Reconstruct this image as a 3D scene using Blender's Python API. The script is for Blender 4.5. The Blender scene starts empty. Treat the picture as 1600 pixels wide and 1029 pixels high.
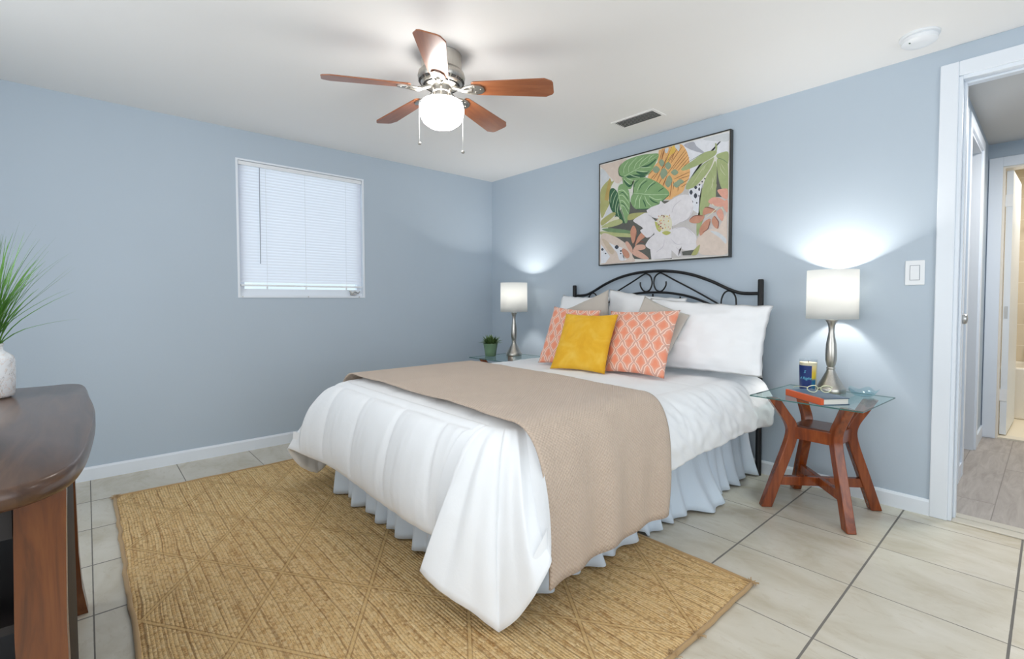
import bpy, bmesh, math, random
from mathutils import Vector, Matrix, noise
from math import sin, cos, pi, radians, sqrt
random.seed(7)
S = bpy.context.scene
COL = S.collection

# ------------------------------------------------------------------ camera
F_PX, YAW, PITCH, ROLL = 752.2, 0.83422409, 0.03298, -0.00178
cd = bpy.data.cameras.new('camera')
cam = bpy.data.objects.new('camera', cd); COL.objects.link(cam)
cd.sensor_fit = 'HORIZONTAL'; cd.sensor_width = 36.0
cd.lens = F_PX / 1600 * 36
cd.shift_x = -16.83 / 1600
cd.shift_y = -20.3 / 1600
cd.clip_start = 0.02
fw = Vector((-sin(YAW) * cos(PITCH), cos(YAW) * cos(PITCH), -sin(PITCH)))
rt = Vector((cos(YAW), sin(YAW), 0)); up = rt.cross(fw)
r2 = rt * cos(ROLL) + up * sin(ROLL); u2 = up * cos(ROLL) - rt * sin(ROLL)
M = Matrix((r2, u2, -fw)).transposed().to_4x4()
M.translation = Vector((3.7513, -2.9935, 1.04))
cam.matrix_world = M
S.camera = cam

# ------------------------------------------------------------------ view, world, lights
S.view_settings.view_transform = 'Standard'
S.view_settings.look = 'None'
S.view_settings.gamma = 1
S.view_settings.use_curve_mapping = False
S.view_settings.exposure = 0.36
try:
    S.cycles.use_denoising = True
    S.cycles.max_bounces = 10
    S.cycles.diffuse_bounces = 6
    S.cycles.transmission_bounces = 8
    S.cycles.transparent_max_bounces = 12
    S.cycles.caustics_refractive = False
    S.cycles.caustics_reflective = False
    S.cycles.sample_clamp_indirect = 4
except Exception:
    pass
W = bpy.data.worlds.new('sky'); S.world = W; W.use_nodes = True
bg = W.node_tree.nodes['Background']
bg.inputs[0].default_value = (0.82, 0.91, 1.0, 1); bg.inputs[1].default_value = 0.9

def area(name, loc, direction, sx, sy, power, color, spread=180):
    l = bpy.data.lights.new(name, 'AREA'); l.shape = 'RECTANGLE'; l.size = sx; l.size_y = sy
    l.energy = power; l.color = color; l.spread = radians(spread)
    o = bpy.data.objects.new(name, l); COL.objects.link(o)
    o.location = loc; o.rotation_euler = Vector(direction).to_track_quat('-Z', 'Y').to_euler()
    return o
def point(name, loc, power, color, r):
    l = bpy.data.lights.new(name, 'POINT'); l.energy = power; l.color = color; l.shadow_soft_size = r
    o = bpy.data.objects.new(name, l); COL.objects.link(o); o.location = loc
    return o
# added soft fill light, placed at two made-up windows behind the photographer
area('added_fill_east', (5.06, -2.2, 1.25), (-1, 0.12, 0.4), 2.6, 1.7, 17.5, (0.96, 0.985, 1.0))
area('added_fill_south', (2.6, -4.16, 1.25), (0.0, 1, 0.4), 3.0, 1.8, 31, (0.96, 0.985, 1.0))
# daylight outside the small window with the blind
area('window_daylight_west', (-1.1, -1.77, 1.5), (1, 0, 0), 2.2, 2.2, 8.5, (0.97, 0.98, 1.0))
# hall and bathroom ceiling lights
area('hall_light', (3.95, 1.0, 2.17), (0, 0, -1), 0.4, 0.4, 15, (1.0, 0.99, 0.98))
area('bathroom_light', (3.9, 2.7, 2.25), (0, 0, -1), 0.5, 0.5, 13, (1.0, 0.94, 0.84))

# ------------------------------------------------------------------ materials
def lin(c):
    c = c / 255
    return c / 12.92 if c <= 0.04045 else ((c + 0.055) / 1.055) ** 2.4
def rgb(r, g, b): return (lin(r), lin(g), lin(b), 1)

class NT:
    """tiny node-graph helper"""
    def __init__(s, name):
        s.m = bpy.data.materials.new(name); s.m.use_nodes = True
        s.t = s.m.node_tree; s.b = s.t.nodes['Principled BSDF']; s.out = s.t.nodes['Material Output']
    def n(s, typ, props=None, **ins):
        nd = s.t.nodes.new(typ)
        for k, v in (props or {}).items(): setattr(nd, k, v)
        for k, v in ins.items():
            key = int(k[1:]) if k[0] == 'i' and k[1:].isdigit() else k.replace('_', ' ')
            s.set(nd.inputs[key], v)
        return nd
    def set(s, sock, v):
        if isinstance(v, bpy.types.NodeSocket): s.t.links.new(v, sock)
        else: sock.default_value = v
    def math(s, op, a, b=0.0, c=0.0):
        nd = s.t.nodes.new('ShaderNodeMath'); nd.operation = op
        s.set(nd.inputs[0], a); s.set(nd.inputs[1], b); s.set(nd.inputs[2], c)
        return nd.outputs[0]
    def mix(s, f, a, b, mode='MIX'):
        nd = s.t.nodes.new('ShaderNodeMix'); nd.data_type = 'RGBA'; nd.blend_type = mode
        s.set(nd.inputs[0], f); s.set(nd.inputs[6], a); s.set(nd.inputs[7], b)
        return nd.outputs[2]
    def coord(s, which='Object'):
        return s.n('ShaderNodeTexCoord').outputs[which]
    def world(s):
        return s.n('ShaderNodeNewGeometry').outputs['Position']
    def xyz(s, v):
        nd = s.n('ShaderNodeSeparateXYZ'); s.set(nd.inputs[0], v); return nd.outputs
    def comb(s, x, y, z=0.0):
        nd = s.n('ShaderNodeCombineXYZ')
        for i, v in enumerate((x, y, z)): s.set(nd.inputs[i], v)
        return nd.outputs[0]
    def mapping(s, v, scale=(1, 1, 1), rot=(0, 0, 0), loc=(0, 0, 0)):
        nd = s.n('ShaderNodeMapping'); s.set(nd.inputs[0], v)
        nd.inputs['Scale'].default_value = scale; nd.inputs['Rotation'].default_value = rot; nd.inputs['Location'].default_value = loc
        return nd.outputs[0]
    def noise(s, v, scale=5, detail=4, rough=0.5, dist=0.0):
        nd = s.n('ShaderNodeTexNoise'); s.set(nd.inputs['Vector'], v)
        nd.inputs['Scale'].default_value = scale; nd.inputs['Detail'].default_value = detail
        nd.inputs['Roughness'].default_value = rough; nd.inputs['Distortion'].default_value = dist
        return nd.outputs['Fac']
    def ramp(s, f, stops):
        nd = s.n('ShaderNodeValToRGB'); s.set(nd.inputs[0], f); cr = nd.color_ramp
        while len(cr.elements) < len(stops): cr.elements.new(0.5)
        for e, (p, c) in zip(cr.elements, stops): e.position = p; e.color = c if len(c) == 4 else (*c, 1)
        return nd.outputs[0]
    def bump(s, h, strength=0.3, dist=0.002, normal=None):
        nd = s.n('ShaderNodeBump'); s.set(nd.inputs['Height'], h)
        nd.inputs['Strength'].default_value = strength; nd.inputs['Distance'].default_value = dist
        if normal is not None: s.set(nd.inputs['Normal'], normal)
        s.set(s.b.inputs['Normal'], nd.outputs[0]); return nd.outputs[0]
    def base(s, v): s.set(s.b.inputs['Base Color'], v)
    def p(s, **kw):
        for k, v in kw.items(): s.set(s.b.inputs[k.replace('_', ' ')], v)
        return s

def plain(name, c, rough=0.5, metal=0.0, **kw):
    g = NT(name); g.base(rgb(*c)); g.p(Roughness=rough, Metallic=metal, **kw)
    return g.m

MT = {}
def wall_mat(name, c):
    g = NT(name); v = g.world()
    n = g.noise(v, 1.3, 3)
    g.base(g.mix(n, rgb(*[k - 3 for k in c]), rgb(*[k + 3 for k in c])))
    g.p(Roughness=0.55); g.bump(g.noise(v, 90, 4), 0.12, 0.002)
    return g.m
MT['wall'] = wall_mat('blue_grey_wall_paint', (180, 193, 205))
MT['ceiling'] = wall_mat('flat_white_ceiling_paint', (238, 237, 235))
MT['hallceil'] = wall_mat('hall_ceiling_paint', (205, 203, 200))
MT['trim'] = plain('white_gloss_trim', (228, 234, 241), 0.35)
MT['whitepl'] = plain('white_plastic', (232, 235, 238), 0.4)
MT['door'] = plain('white_door_paint', (226, 233, 240), 0.35)
MT['black'] = plain('black_metal', (22, 23, 25), 0.38, 0.2)
MT['dark'] = plain('dark_gap', (28, 26, 24), 0.8)
MT['chrome'] = plain('brushed_steel', (190, 190, 188), 0.3, 1.0)

def nickel():
    g = NT('brushed_nickel'); v = g.coord()
    n = g.noise(g.mapping(v, (300, 300, 6)), 1, 2)
    g.base(g.mix(n, rgb(170, 166, 158), rgb(205, 201, 194))); g.p(Metallic=1.0, Roughness=0.3)
    return g.m
MT['nickel'] = nickel()

def tile_floor():
    g = NT('cream_ceramic_floor_tiles'); v = g.world(); x, y, z = g.xyz(v)
    T = 0.4095
    fx = g.math('DIVIDE', g.math('SUBTRACT', x, 2.866 - 20 * T), T)
    fy = g.math('DIVIDE', g.math('SUBTRACT', y, -0.132 - 20 * T), T)
    dx = g.math('MULTIPLY', g.math('SUBTRACT', 0.5, g.math('ABSOLUTE', g.math('SUBTRACT', g.math('FRACT', fx), 0.5))), T)
    dy = g.math('MULTIPLY', g.math('SUBTRACT', 0.5, g.math('ABSOLUTE', g.math('SUBTRACT', g.math('FRACT', fy), 0.5))), T)
    wob = g.math('MULTIPLY', g.noise(v, 25, 2), 0.0012)
    gx = g.math('LESS_THAN', g.math('ADD', dx, wob), 0.0042)
    gy = g.math('LESS_THAN', g.math('ADD', dy, wob), 0.0026)
    grout = g.math('MAXIMUM', gx, gy)
    cell = g.n('ShaderNodeTexWhiteNoise', {'noise_dimensions': '2D'})
    g.set(cell.inputs['Vector'], g.comb(g.math('FLOOR', fx), g.math('FLOOR', fy)))
    off = g.n('ShaderNodeVectorMath', {'operation': 'MULTIPLY_ADD'})
    g.set(off.inputs[0], cell.outputs['Color']); off.inputs[1].default_value = (9, 9, 9); g.set(off.inputs[2], v)
    n1 = g.noise(g.mapping(off.outputs[0], (1, 1.8, 1)), 3.2, 6, 0.6, 0.6)
    n2 = g.noise(g.mapping(off.outputs[0], (1, 2.6, 1), (0, 0, 0.4)), 14, 5, 0.65, 0.4)
    c = g.ramp(n1, [(0.30, rgb(188, 178, 158)), (0.5, rgb(203, 196, 180)), (0.68, rgb(212, 206, 193))])
    c = g.mix(g.math('MULTIPLY', g.math('GREATER_THAN', n2, 0.60), 0.22), c, rgb(184, 170, 146))
    c = g.mix(g.math('MULTIPLY', cell.outputs['Value'], 0.10), c, rgb(196, 188, 172))
    g.base(g.mix(grout, c, rgb(118, 114, 108)))
    g.set(g.b.inputs['Roughness'], g.math('ADD', 0.26, g.math('MULTIPLY', grout, 0.6)))
    g.p(Specular_IOR_Level=0.35)
    g.bump(g.math('SUBTRACT', g.math('MULTIPLY', n2, 0.15), grout), 0.5, 0.0015)
    return g.m
MT['tile'] = tile_floor()

def plank_floor():
    g = NT('grey_wood_planks'); v = g.world(); x, y, z = g.xyz(v)
    W_ = 0.19
    fx = g.math('DIVIDE', g.math('ADD', x, 0.035), W_); col = g.math('FLOOR', fx)
    fy = g.math('ADD', g.math('DIVIDE', y, 1.2), g.math('MULTIPLY', col, 0.37))
    d = g.math('SUBTRACT', 0.5, g.math('ABSOLUTE', g.math('SUBTRACT', g.math('FRACT', fx), 0.5)))
    d2 = g.math('SUBTRACT', 0.5, g.math('ABSOLUTE', g.math('SUBTRACT', g.math('FRACT', fy), 0.5)))
    gap = g.math('MAXIMUM', g.math('LESS_THAN', d, 0.011), g.math('LESS_THAN', d2, 0.0022))
    cell = g.n('ShaderNodeTexWhiteNoise', {'noise_dimensions': '2D'}); g.set(cell.inputs['Vector'], g.comb(col, g.math('FLOOR', fy)))
    off = g.n('ShaderNodeVectorMath', {'operation': 'MULTIPLY_ADD'})
    g.set(off.inputs[0], cell.outputs['Color']); off.inputs[1].default_value = (7, 7, 7); g.set(off.inputs[2], v)
    n = g.noise(g.mapping(off.outputs[0], (9, 1.2, 1)), 2.2, 6, 0.62, 1.6)
    fine = g.noise(g.mapping(off.outputs[0], (60, 3, 1)), 3, 3)
    c = g.ramp(n, [(0.3, rgb(146, 137, 130)), (0.5, rgb(170, 162, 155)), (0.7, rgb(188, 181, 174))])
    c = g.mix(g.math('MULTIPLY', fine, 0.4), c, rgb(150, 142, 136))
    c = g.mix(g.math('MULTIPLY', cell.outputs['Value'], 0.25), c, rgb(150, 141, 134))
    g.base(g.mix(g.math('MULTIPLY', gap, 0.55), c, rgb(90, 84, 80))); g.p(Roughness=0.5)
    return g.m
MT['plank'] = plank_floor()

def wood(name, c1, c2, c3, axis='z', rough=0.25, scale=1.0):
    g = NT(name); v = g.coord()
    sc = {'z': (14, 14, 1.4), 'x': (1.4, 14, 14), 'y': (14, 1.4, 14)}[axis]
    n = g.noise(g.mapping(v, tuple(k * scale for k in sc)), 1.6, 6, 0.6, 1.2)
    f = g.noise(g.mapping(v, tuple(k * 6 * scale for k in sc)), 2, 3)
    c = g.ramp(n, [(0.3, rgb(*c1)), (0.5, rgb(*c2)), (0.72, rgb(*c3))])
    g.base(g.mix(g.math('MULTIPLY', f, 0.35), c, rgb(*c1))); g.p(Roughness=rough, Coat_Weight=0.3, Coat_Roughness=0.15)
    return g.m
MT['cherry'] = wood('reddish_brown_stained_wood', (94, 40, 12), (136, 62, 20), (160, 82, 34))
MT['cherryshelf'] = wood('dark_stained_shelf_wood', (60, 30, 20), (84, 46, 32), (100, 58, 42), 'x')
MT['console'] = wood('dark_walnut_top', (56, 36, 24), (82, 56, 40), (102, 74, 54), 'x', 0.3)
MT['consoleleg'] = wood('dark_walnut_leg', (70, 36, 14), (110, 60, 24), (134, 80, 36), 'z', 0.25)
MT['consoledark'] = plain('near_black_panel', (30, 24, 22), 0.6)
MT['bladewood'] = wood('oak_fan_blade', (128, 72, 40), (152, 92, 56), (168, 108, 70), 'x', 0.35)

def fabric(name, c, bump_scale=600, strength=0.15, rough=0.85, wr=0.0, sheen=0.2):
    g = NT(name); v = g.coord()
    g.base(g.mix(g.noise(v, 6, 3), rgb(*[max(0, k - 4) for k in c]), rgb(*c)))
    g.p(Roughness=rough, Sheen_Weight=sheen, Sheen_Roughness=0.5)
    h = g.noise(v, bump_scale, 2)
    if wr: h = g.math('ADD', g.math('MULTIPLY', h, 0.15), g.math('MULTIPLY', g.noise(v, 9, 4, 0.55, 1.5), wr))
    g.bump(h, strength, 0.004 if wr else 0.001)
    return g.m
MT['comforter'] = fabric('white_comforter_cotton', (240, 242, 244), 500, 0.35, 0.9, 1.0)
MT['white_pillow'] = fabric('white_pillowcase_cotton', (240, 241, 243), 500, 0.3, 0.9, 0.8)
MT['skirt'] = fabric('pale_bed_skirt_cotton', (214, 226, 238), 700, 0.1, 0.9)
MT['mattress'] = fabric('mattress_ticking', (225, 226, 228), 400, 0.1)
MT['linen'] = fabric('grey_beige_linen', (188, 181, 172), 350, 0.35)

def velvet():
    g = NT('mustard_velvet'); v = g.coord()
    n = g.noise(v, 7, 4, 0.55, 0.6)
    g.base(g.ramp(n, [(0.30, rgb(212, 156, 14)), (0.5, rgb(222, 170, 34)), (0.72, rgb(230, 188, 72))]))
    g.p(Roughness=0.75, Sheen_Weight=0.6, Sheen_Roughness=0.35); g.set(g.b.inputs['Sheen Tint'], rgb(255, 235, 150))
    g.bump(g.noise(v, 500, 2), 0.2, 0.001)
    return g.m
MT['velvet'] = velvet()

def trellis():
    g = NT('coral_trellis_jacquard'); uv = g.coord('UV'); x, y, z = g.xyz(uv)
    wig = g.math('MULTIPLY', g.math('SINE', g.math('MULTIPLY', y, 2 * pi * 9)), 0.035)
    U = g.math('MULTIPLY', g.math('ADD', x, 0.0), 4.6); V = g.math('MULTIPLY', y, 3.5)
    a = g.math('ADD', U, g.math('ADD', V, wig)); b = g.math('SUBTRACT', U, g.math('ADD', V, wig))
    def dist(t): return g.math('ABSOLUTE', g.math('SUBTRACT', g.math('FRACT', t), 0.5))
    # ogee-ish diamonds: distance to the lattice lines at fract = 0
    da = g.math('SUBTRACT', 0.5, dist(a)); db = g.math('SUBTRACT', 0.5, dist(b))
    dm = g.math('MINIMUM', da, db)
    line = g.math('LESS_THAN', dm, 0.035)
    ring = g.math('MULTIPLY', g.math('GREATER_THAN', dm, 0.075), g.math('LESS_THAN', dm, 0.125))
    n = g.noise(g.coord('Object'), 240, 2)
    fuzz = g.noise(g.coord('Object'), 60, 4)
    inner = g.ramp(g.math('ADD', dm, g.math('MULTIPLY', g.math('SUBTRACT', fuzz, 0.5), 0.12)), [(0.12, rgb(228, 164, 140)), (0.34, rgb(232, 134, 98))])
    c = g.mix(ring, inner, rgb(248, 226, 212))
    c = g.mix(line, c, rgb(196, 160, 150))
    c = g.mix(g.math('MULTIPLY', n, 0.35), c, rgb(238, 190, 168))
    g.base(c); g.p(Roughness=0.9, Sheen_Weight=0.2)
    g.bump(g.math('ADD', g.math('MULTIPLY', n, 0.5), g.math('MULTIPLY', ring, 0.7)), 0.5, 0.002)
    return g.m
MT['trellis'] = trellis()

def waffle():
    g = NT('beige_waffle_weave'); x, y, z = g.xyz(g.coord('UV'))   # UV in metres along the cloth
    k = 2 * pi / 0.013
    nz = g.math('MULTIPLY', g.noise(g.comb(x, y), 60, 2), 2.5)
    s1 = g.math('SINE', g.math('ADD', g.math('MULTIPLY', x, k), nz)); s2 = g.math('SINE', g.math('ADD', g.math('MULTIPLY', y, k * 0.8), nz))
    h = g.math('MULTIPLY', s1, s2)
    n = g.noise(g.comb(x, y), 9, 3)
    c = g.mix(n, rgb(196, 176, 158), rgb(206, 187, 169))
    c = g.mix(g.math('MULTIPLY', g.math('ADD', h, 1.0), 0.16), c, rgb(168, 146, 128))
    g.base(c); g.p(Roughness=0.95, Sheen_Weight=0.2)
    g.bump(h, 0.5, 0.003)
    return g.m
MT['waffle'] = waffle()

def jute():
    g = NT('braided_jute'); v = g.coord(); x, y, z = g.xyz(v)
    wob = g.math('MULTIPLY', g.math('SUBTRACT', g.noise(g.comb(x, y), 1.3, 3), 0.5), 0.05)
    yy = g.math('ADD', y, wob)
    row = g.math('DIVIDE', yy, 0.0105); ri = g.math('FLOOR', row); rf = g.math('FRACT', row)
    rowh = g.math('SINE', g.math('MULTIPLY', rf, pi))
    cx = g.math('DIVIDE', x, 0.0125)
    br = g.math('FRACT', g.math('ADD', cx, g.math('MULTIPLY', g.math('ABSOLUTE', g.math('SUBTRACT', rf, 0.5)), 1.1)))
    brh = g.math('SINE', g.math('MULTIPLY', br, pi))
    h = g.math('MULTIPLY', rowh, g.math('ADD', 0.45, g.math('MULTIPLY', brh, 0.55)))
    # long streaks of darker and lighter fibre that follow the braids
    st = g.noise(g.comb(g.math('MULTIPLY', x, 1.3), g.math('MULTIPLY', ri, 0.53)), 1.6, 5, 0.65)
    st2 = g.noise(g.comb(g.math('MULTIPLY', x, 9), g.math('MULTIPLY', ri, 1.7)), 2.0, 3, 0.6)
    fib = g.noise(g.comb(g.math('MULTIPLY', x, 90), g.math('MULTIPLY', yy, 150)), 1, 3, 0.7)
    seam = g.math('LESS_THAN', g.math('FRACT', g.math('DIVIDE', yy, 0.048)), g.math('MULTIPLY', g.math('SUBTRACT', g.noise(g.comb(g.math('MULTIPLY', x, 1.1), g.math('MULTIPLY', g.math('FLOOR', g.math('DIVIDE', yy, 0.048)), 0.71)), 2.2, 4, 0.7), 0.40), 0.75))
    c = g.ramp(st, [(0.28, rgb(176, 130, 76)), (0.42, rgb(212, 172, 116)), (0.56, rgb(224, 188, 132)), (0.72, rgb(238, 208, 156))])
    c = g.mix(g.math('MULTIPLY', g.math('GREATER_THAN', st2, 0.62), 0.35), c, rgb(150, 104, 60))
    c = g.mix(g.math('MULTIPLY', g.math('GREATER_THAN', fib, 0.55), 0.4), c, rgb(232, 206, 158))
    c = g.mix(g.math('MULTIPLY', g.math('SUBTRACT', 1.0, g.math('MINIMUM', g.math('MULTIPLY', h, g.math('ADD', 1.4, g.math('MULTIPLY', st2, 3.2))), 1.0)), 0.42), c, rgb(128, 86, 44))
    kn = g.n('ShaderNodeTexWhiteNoise', {'noise_dimensions': '2D'}); g.set(kn.inputs['Vector'], g.comb(g.math('FLOOR', g.math('ADD', cx, g.math('MULTIPLY', ri, 0.37))), ri))
    c = g.mix(g.math('MULTIPLY', g.math('POWER', kn.outputs['Value'], 2.0), 0.30), c, rgb(236, 216, 176))
    c = g.mix(g.math('MULTIPLY', g.math('LESS_THAN', kn.outputs['Value'], 0.14), 0.28), c, rgb(132, 96, 60))
    c = g.mix(g.math('MULTIPLY', seam, 0.48), c, rgb(126, 88, 52))
    c = g.mix(g.math('MULTIPLY', g.math('LESS_THAN', fib, 0.42), 0.35), c, rgb(120, 82, 46))
    # diamond lattice of couched cords
    def cord(x0, sl):
        q = g.math('SUBTRACT', g.math('SUBTRACT', x, x0), g.math('DIVIDE', g.math('ADD', y, 2.88), sl))
        t = g.math('DIVIDE', q, 0.615)
        d = g.math('MULTIPLY', g.math('SUBTRACT', 0.5, g.math('ABSOLUTE', g.math('SUBTRACT', g.math('FRACT', t), 0.5))), 0.615 * 0.56)
        return d
    d = g.math('MINIMUM', cord(0.58, 0.67), cord(1.175, -0.69))
    cm = g.math('LESS_THAN', d, 0.0045)
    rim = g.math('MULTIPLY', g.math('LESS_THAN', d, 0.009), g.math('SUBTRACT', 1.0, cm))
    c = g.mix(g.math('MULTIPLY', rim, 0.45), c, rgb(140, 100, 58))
    c = g.mix(g.math('MULTIPLY', cm, 0.65), c, rgb(204, 170, 118))
    g.base(c)
    hh = g.math('ADD', g.math('MULTIPLY', h, g.math('SUBTRACT', 1.0, cm)), g.math('MULTIPLY', cm, 1.15))
    hh = g.math('ADD', hh, g.math('MULTIPLY', fib, 0.3))
    g.p(Roughness=0.95, Specular_IOR_Level=0.2); g.bump(hh, 0.7, 0.004)
    return g.m
MT['jute'] = jute()
MT['juteedge'] = fabric('jute_edge_binding', (176, 144, 100), 260, 0.8)

def marble():
    g = NT('white_marble_glaze'); v = g.coord()
    n = g.noise(v, 9, 5, 0.6, 2.2); n2 = g.noise(v, 16, 4, 0.6, 2.5)
    a = g.math('LESS_THAN', g.math('ABSOLUTE', g.math('SUBTRACT', n, 0.52)), 0.008)
    b = g.math('LESS_THAN', g.math('ABSOLUTE', g.math('SUBTRACT', n2, 0.47)), 0.012)
    c = g.mix(g.math('MULTIPLY', a, 0.6), rgb(233, 235, 238), rgb(150, 140, 135))
    c = g.mix(g.math('MULTIPLY', b, 0.4), c, rgb(214, 178, 150))
    g.base(c); g.p(Roughness=0.2); return g.m
MT['marble'] = marble()

def glass(name, tint, rough=0.0, frac=0.10):
    g = NT(name)
    tr = g.n('ShaderNodeBsdfTransparent'); tr.inputs[0].default_value = (*tint, 1)
    gl = g.n('ShaderNodeBsdfGlossy'); gl.inputs['Roughness'].default_value = rough; gl.inputs['Color'].default_value = (0.95, 1, 0.98, 1)
    fr = g.n('ShaderNodeFresnel'); fr.inputs[0].default_value = 1.45
    bf = g.math('SUBTRACT', 1.0, g.n('ShaderNodeNewGeometry').outputs['Backfacing'])
    mx = g.n('ShaderNodeMixShader'); g.set(mx.inputs[0], g.math('MULTIPLY', fr.outputs[0], bf)); g.set(mx.inputs[1], tr.outputs[0]); g.set(mx.inputs[2], gl.outputs[0])
    g.t.links.new(mx.outputs[0], g.out.inputs[0]); return g.m
MT['glass'] = glass('clear_window_glass', (0.93, 0.97, 0.97))
MT['tableglass'] = glass('green_tinted_table_glass', (0.87, 0.95, 0.945))
MT['glassedge'] = plain('green_glass_edge', (60, 104, 100), 0.15)
MT['dish'] = glass('pale_teal_clear_glass', (0.84, 0.92, 0.94), 0.03)
MT['cup'] = glass('clear_cup_glass', (0.95, 0.96, 0.97))

def translucent(name, c, f=0.5, rough=0.8, emit=None):
    g = NT(name); df = g.n('ShaderNodeBsdfDiffuse'); df.inputs[0].default_value = rgb(*c)
    tl = g.n('ShaderNodeBsdfTranslucent'); tl.inputs[0].default_value = rgb(*c)
    mx = g.n('ShaderNodeMixShader'); mx.inputs[0].default_value = f
    g.t.links.new(df.outputs[0], mx.inputs[1]); g.t.links.new(tl.outputs[0], mx.inputs[2]); g.t.links.new(mx.outputs[0], g.out.inputs[0])
    return g.m
MT['shade'] = translucent('white_linen_lampshade', (250, 250, 248), 0.8)
MT['slat'] = translucent('white_vinyl_blind_slat', (236, 239, 246), 0.30)

def emission(name, c, s):
    g = NT(name); e = g.n('ShaderNodeEmission'); e.inputs[0].default_value = c; e.inputs[1].default_value = s
    g.t.links.new(e.outputs[0], g.out.inputs[0]); return g.m
MT['globe'] = emission('lit_opal_glass', (1.0, 0.98, 0.95, 1), 16.0)
MT['bulb'] = emission('lit_bulb', (1.0, 0.93, 0.84, 1), 30.0)

# ------------------------------------------------------------------ mesh helpers
def link_bm(name, bm, mat=None, parent=None, smooth=None, kind=None, label=None, mats=None, bevel=None):
    me = bpy.data.meshes.new(name)
    bmesh.ops.recalc_face_normals(bm, faces=bm.faces[:])
    bm.to_mesh(me); bm.free()
    o = bpy.data.objects.new(name, me); COL.objects.link(o)
    for m in (mats or ([mat] if mat else [])): me.materials.append(m)
    if smooth is not None:
        for p in me.polygons: p.use_smooth = True
        if smooth < 179:
            me.set_sharp_from_angle(angle=radians(smooth))
    if bevel:
        b = o.modifiers.new('bevel', 'BEVEL'); b.width = bevel; b.segments = 2; b.limit_method = 'ANGLE'; b.angle_limit = radians(35)
    if parent is not None: o.parent = parent
    if kind: o['kind'] = kind
    if label: o['label'] = label
    return o
def thing(name, label, cat, loc=(0, 0, 0), rz=0, group=None):
    o = bpy.data.objects.new(name, None); COL.objects.link(o)
    o.location = loc; o.rotation_euler = (0, 0, rz); o.empty_display_size = 0.05
    o['label'] = label; o['category'] = cat
    if group: o['group'] = group
    return o
def tag(o, label, cat, group=None):
    o['label'] = label; o['category'] = cat
    if group: o['group'] = group
    return o
def box(bm, x0, x1, y0, y1, z0, z1):
    v = [bm.verts.new(p) for p in ((x0, y0, z0), (x1, y0, z0), (x1, y1, z0), (x0, y1, z0), (x0, y0, z1), (x1, y0, z1), (x1, y1, z1), (x0, y1, z1))]
    for f in ((0, 3, 2, 1), (4, 5, 6, 7), (0, 1, 5, 4), (1, 2, 6, 5), (2, 3, 7, 6), (3, 0, 4, 7)): bm.faces.new([v[i] for i in f])
    return v
def boxes(*bs):
    bm = bmesh.new()
    for b in bs: box(bm, *b)
    return bm
def obox(bm, c, hx, hy, hz, R=Matrix.Identity(3)):
    v = []
    for sz in (-1, 1):
        for sx, sy in ((-1, -1), (1, -1), (1, 1), (-1, 1)):
            v.append(bm.verts.new(Vector(c) + R @ Vector((sx * hx, sy * hy, sz * hz))))
    for f in ((0, 3, 2, 1), (4, 5, 6, 7), (0, 1, 5, 4), (1, 2, 6, 5), (2, 3, 7, 6), (3, 0, 4, 7)): bm.faces.new([v[i] for i in f])
def lathe(bm, prof, cx=0, cy=0, n=48, cap0=False, cap1=False):
    rings = []
    for r, z in prof:
        rings.append([bm.verts.new((cx + r * cos(2 * pi * i / n), cy + r * sin(2 * pi * i / n), z)) for i in range(n)])
    for a, b in zip(rings, rings[1:]):
        for i in range(n): bm.faces.new((a[i], a[(i + 1) % n], b[(i + 1) % n], b[i]))
    if cap0: bm.faces.new(rings[0][::-1])
    if cap1: bm.faces.new(rings[-1])
    return rings
def catmull(pts, k=8, closed=False):
    pts = [Vector(p) for p in pts]; out = []; n = len(pts)
    rng = range(n) if closed else range(n - 1)
    for i in rng:
        if closed: a, b, c, d = pts[i - 1], pts[i], pts[(i + 1) % n], pts[(i + 2) % n]
        else: a, b, c, d = pts[max(0, i - 1)], pts[i], pts[i + 1], pts[min(n - 1, i + 2)]
        for j in range(k):
            t = j / k
            out.append(0.5 * ((2 * b) + (c - a) * t + (2 * a - 5 * b + 4 * c - d) * t * t + (3 * b - a - 3 * c + d) * t ** 3))
    if not closed: out.append(pts[-1])
    return out
def tube(bm, pts, r, n=10, cap=True):
    pts = [Vector(p) for p in pts]; rings = []
    rr = r if isinstance(r, (list, tuple)) else [r] * len(pts)
    t0 = (pts[1] - pts[0]).normalized()
    ref = Vector((0, 0, 1)) if abs(t0.z) < 0.9 else Vector((1, 0, 0))
    nrm = t0.cross(ref).normalized()
    for i, p in enumerate(pts):
        t = (pts[min(i + 1, len(pts) - 1)] - pts[max(i - 1, 0)]).normalized()
        nrm = (nrm - t * nrm.dot(t)).normalized(); bi = t.cross(nrm)
        rings.append([bm.verts.new(p + (nrm * cos(2 * pi * j / n) + bi * sin(2 * pi * j / n)) * rr[i]) for j in range(n)])
    for a, b in zip(rings, rings[1:]):
        for j in range(n): bm.faces.new((a[j], a[(j + 1) % n], b[(j + 1) % n], b[j]))
    if cap: bm.faces.new(rings[0][::-1]); bm.faces.new(rings[-1])
def prism(bm, pts, d):
    """closed polygon pts (Vectors, planar) extruded by vector d"""
    a = [bm.verts.new(p) for p in pts]; b = [bm.verts.new(Vector(p) + Vector(d)) for p in pts]
    n = len(a); bm.faces.new(a[::-1]); bm.faces.new(b)
    for i in range(n): bm.faces.new((a[i], a[(i + 1) % n], b[(i + 1) % n], b[i]))
def grid_faces(bm, rows, closed=False, flip=False):
    for a, b in zip(rows, rows[1:]):
        m = len(a); rg = range(m) if closed else range(m - 1)
        for i in rg:
            q = (a[i], a[(i + 1) % m], b[(i + 1) % m], b[i])
            if len(set(q)) == 4: bm.faces.new(q[::-1] if flip else q)
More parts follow.
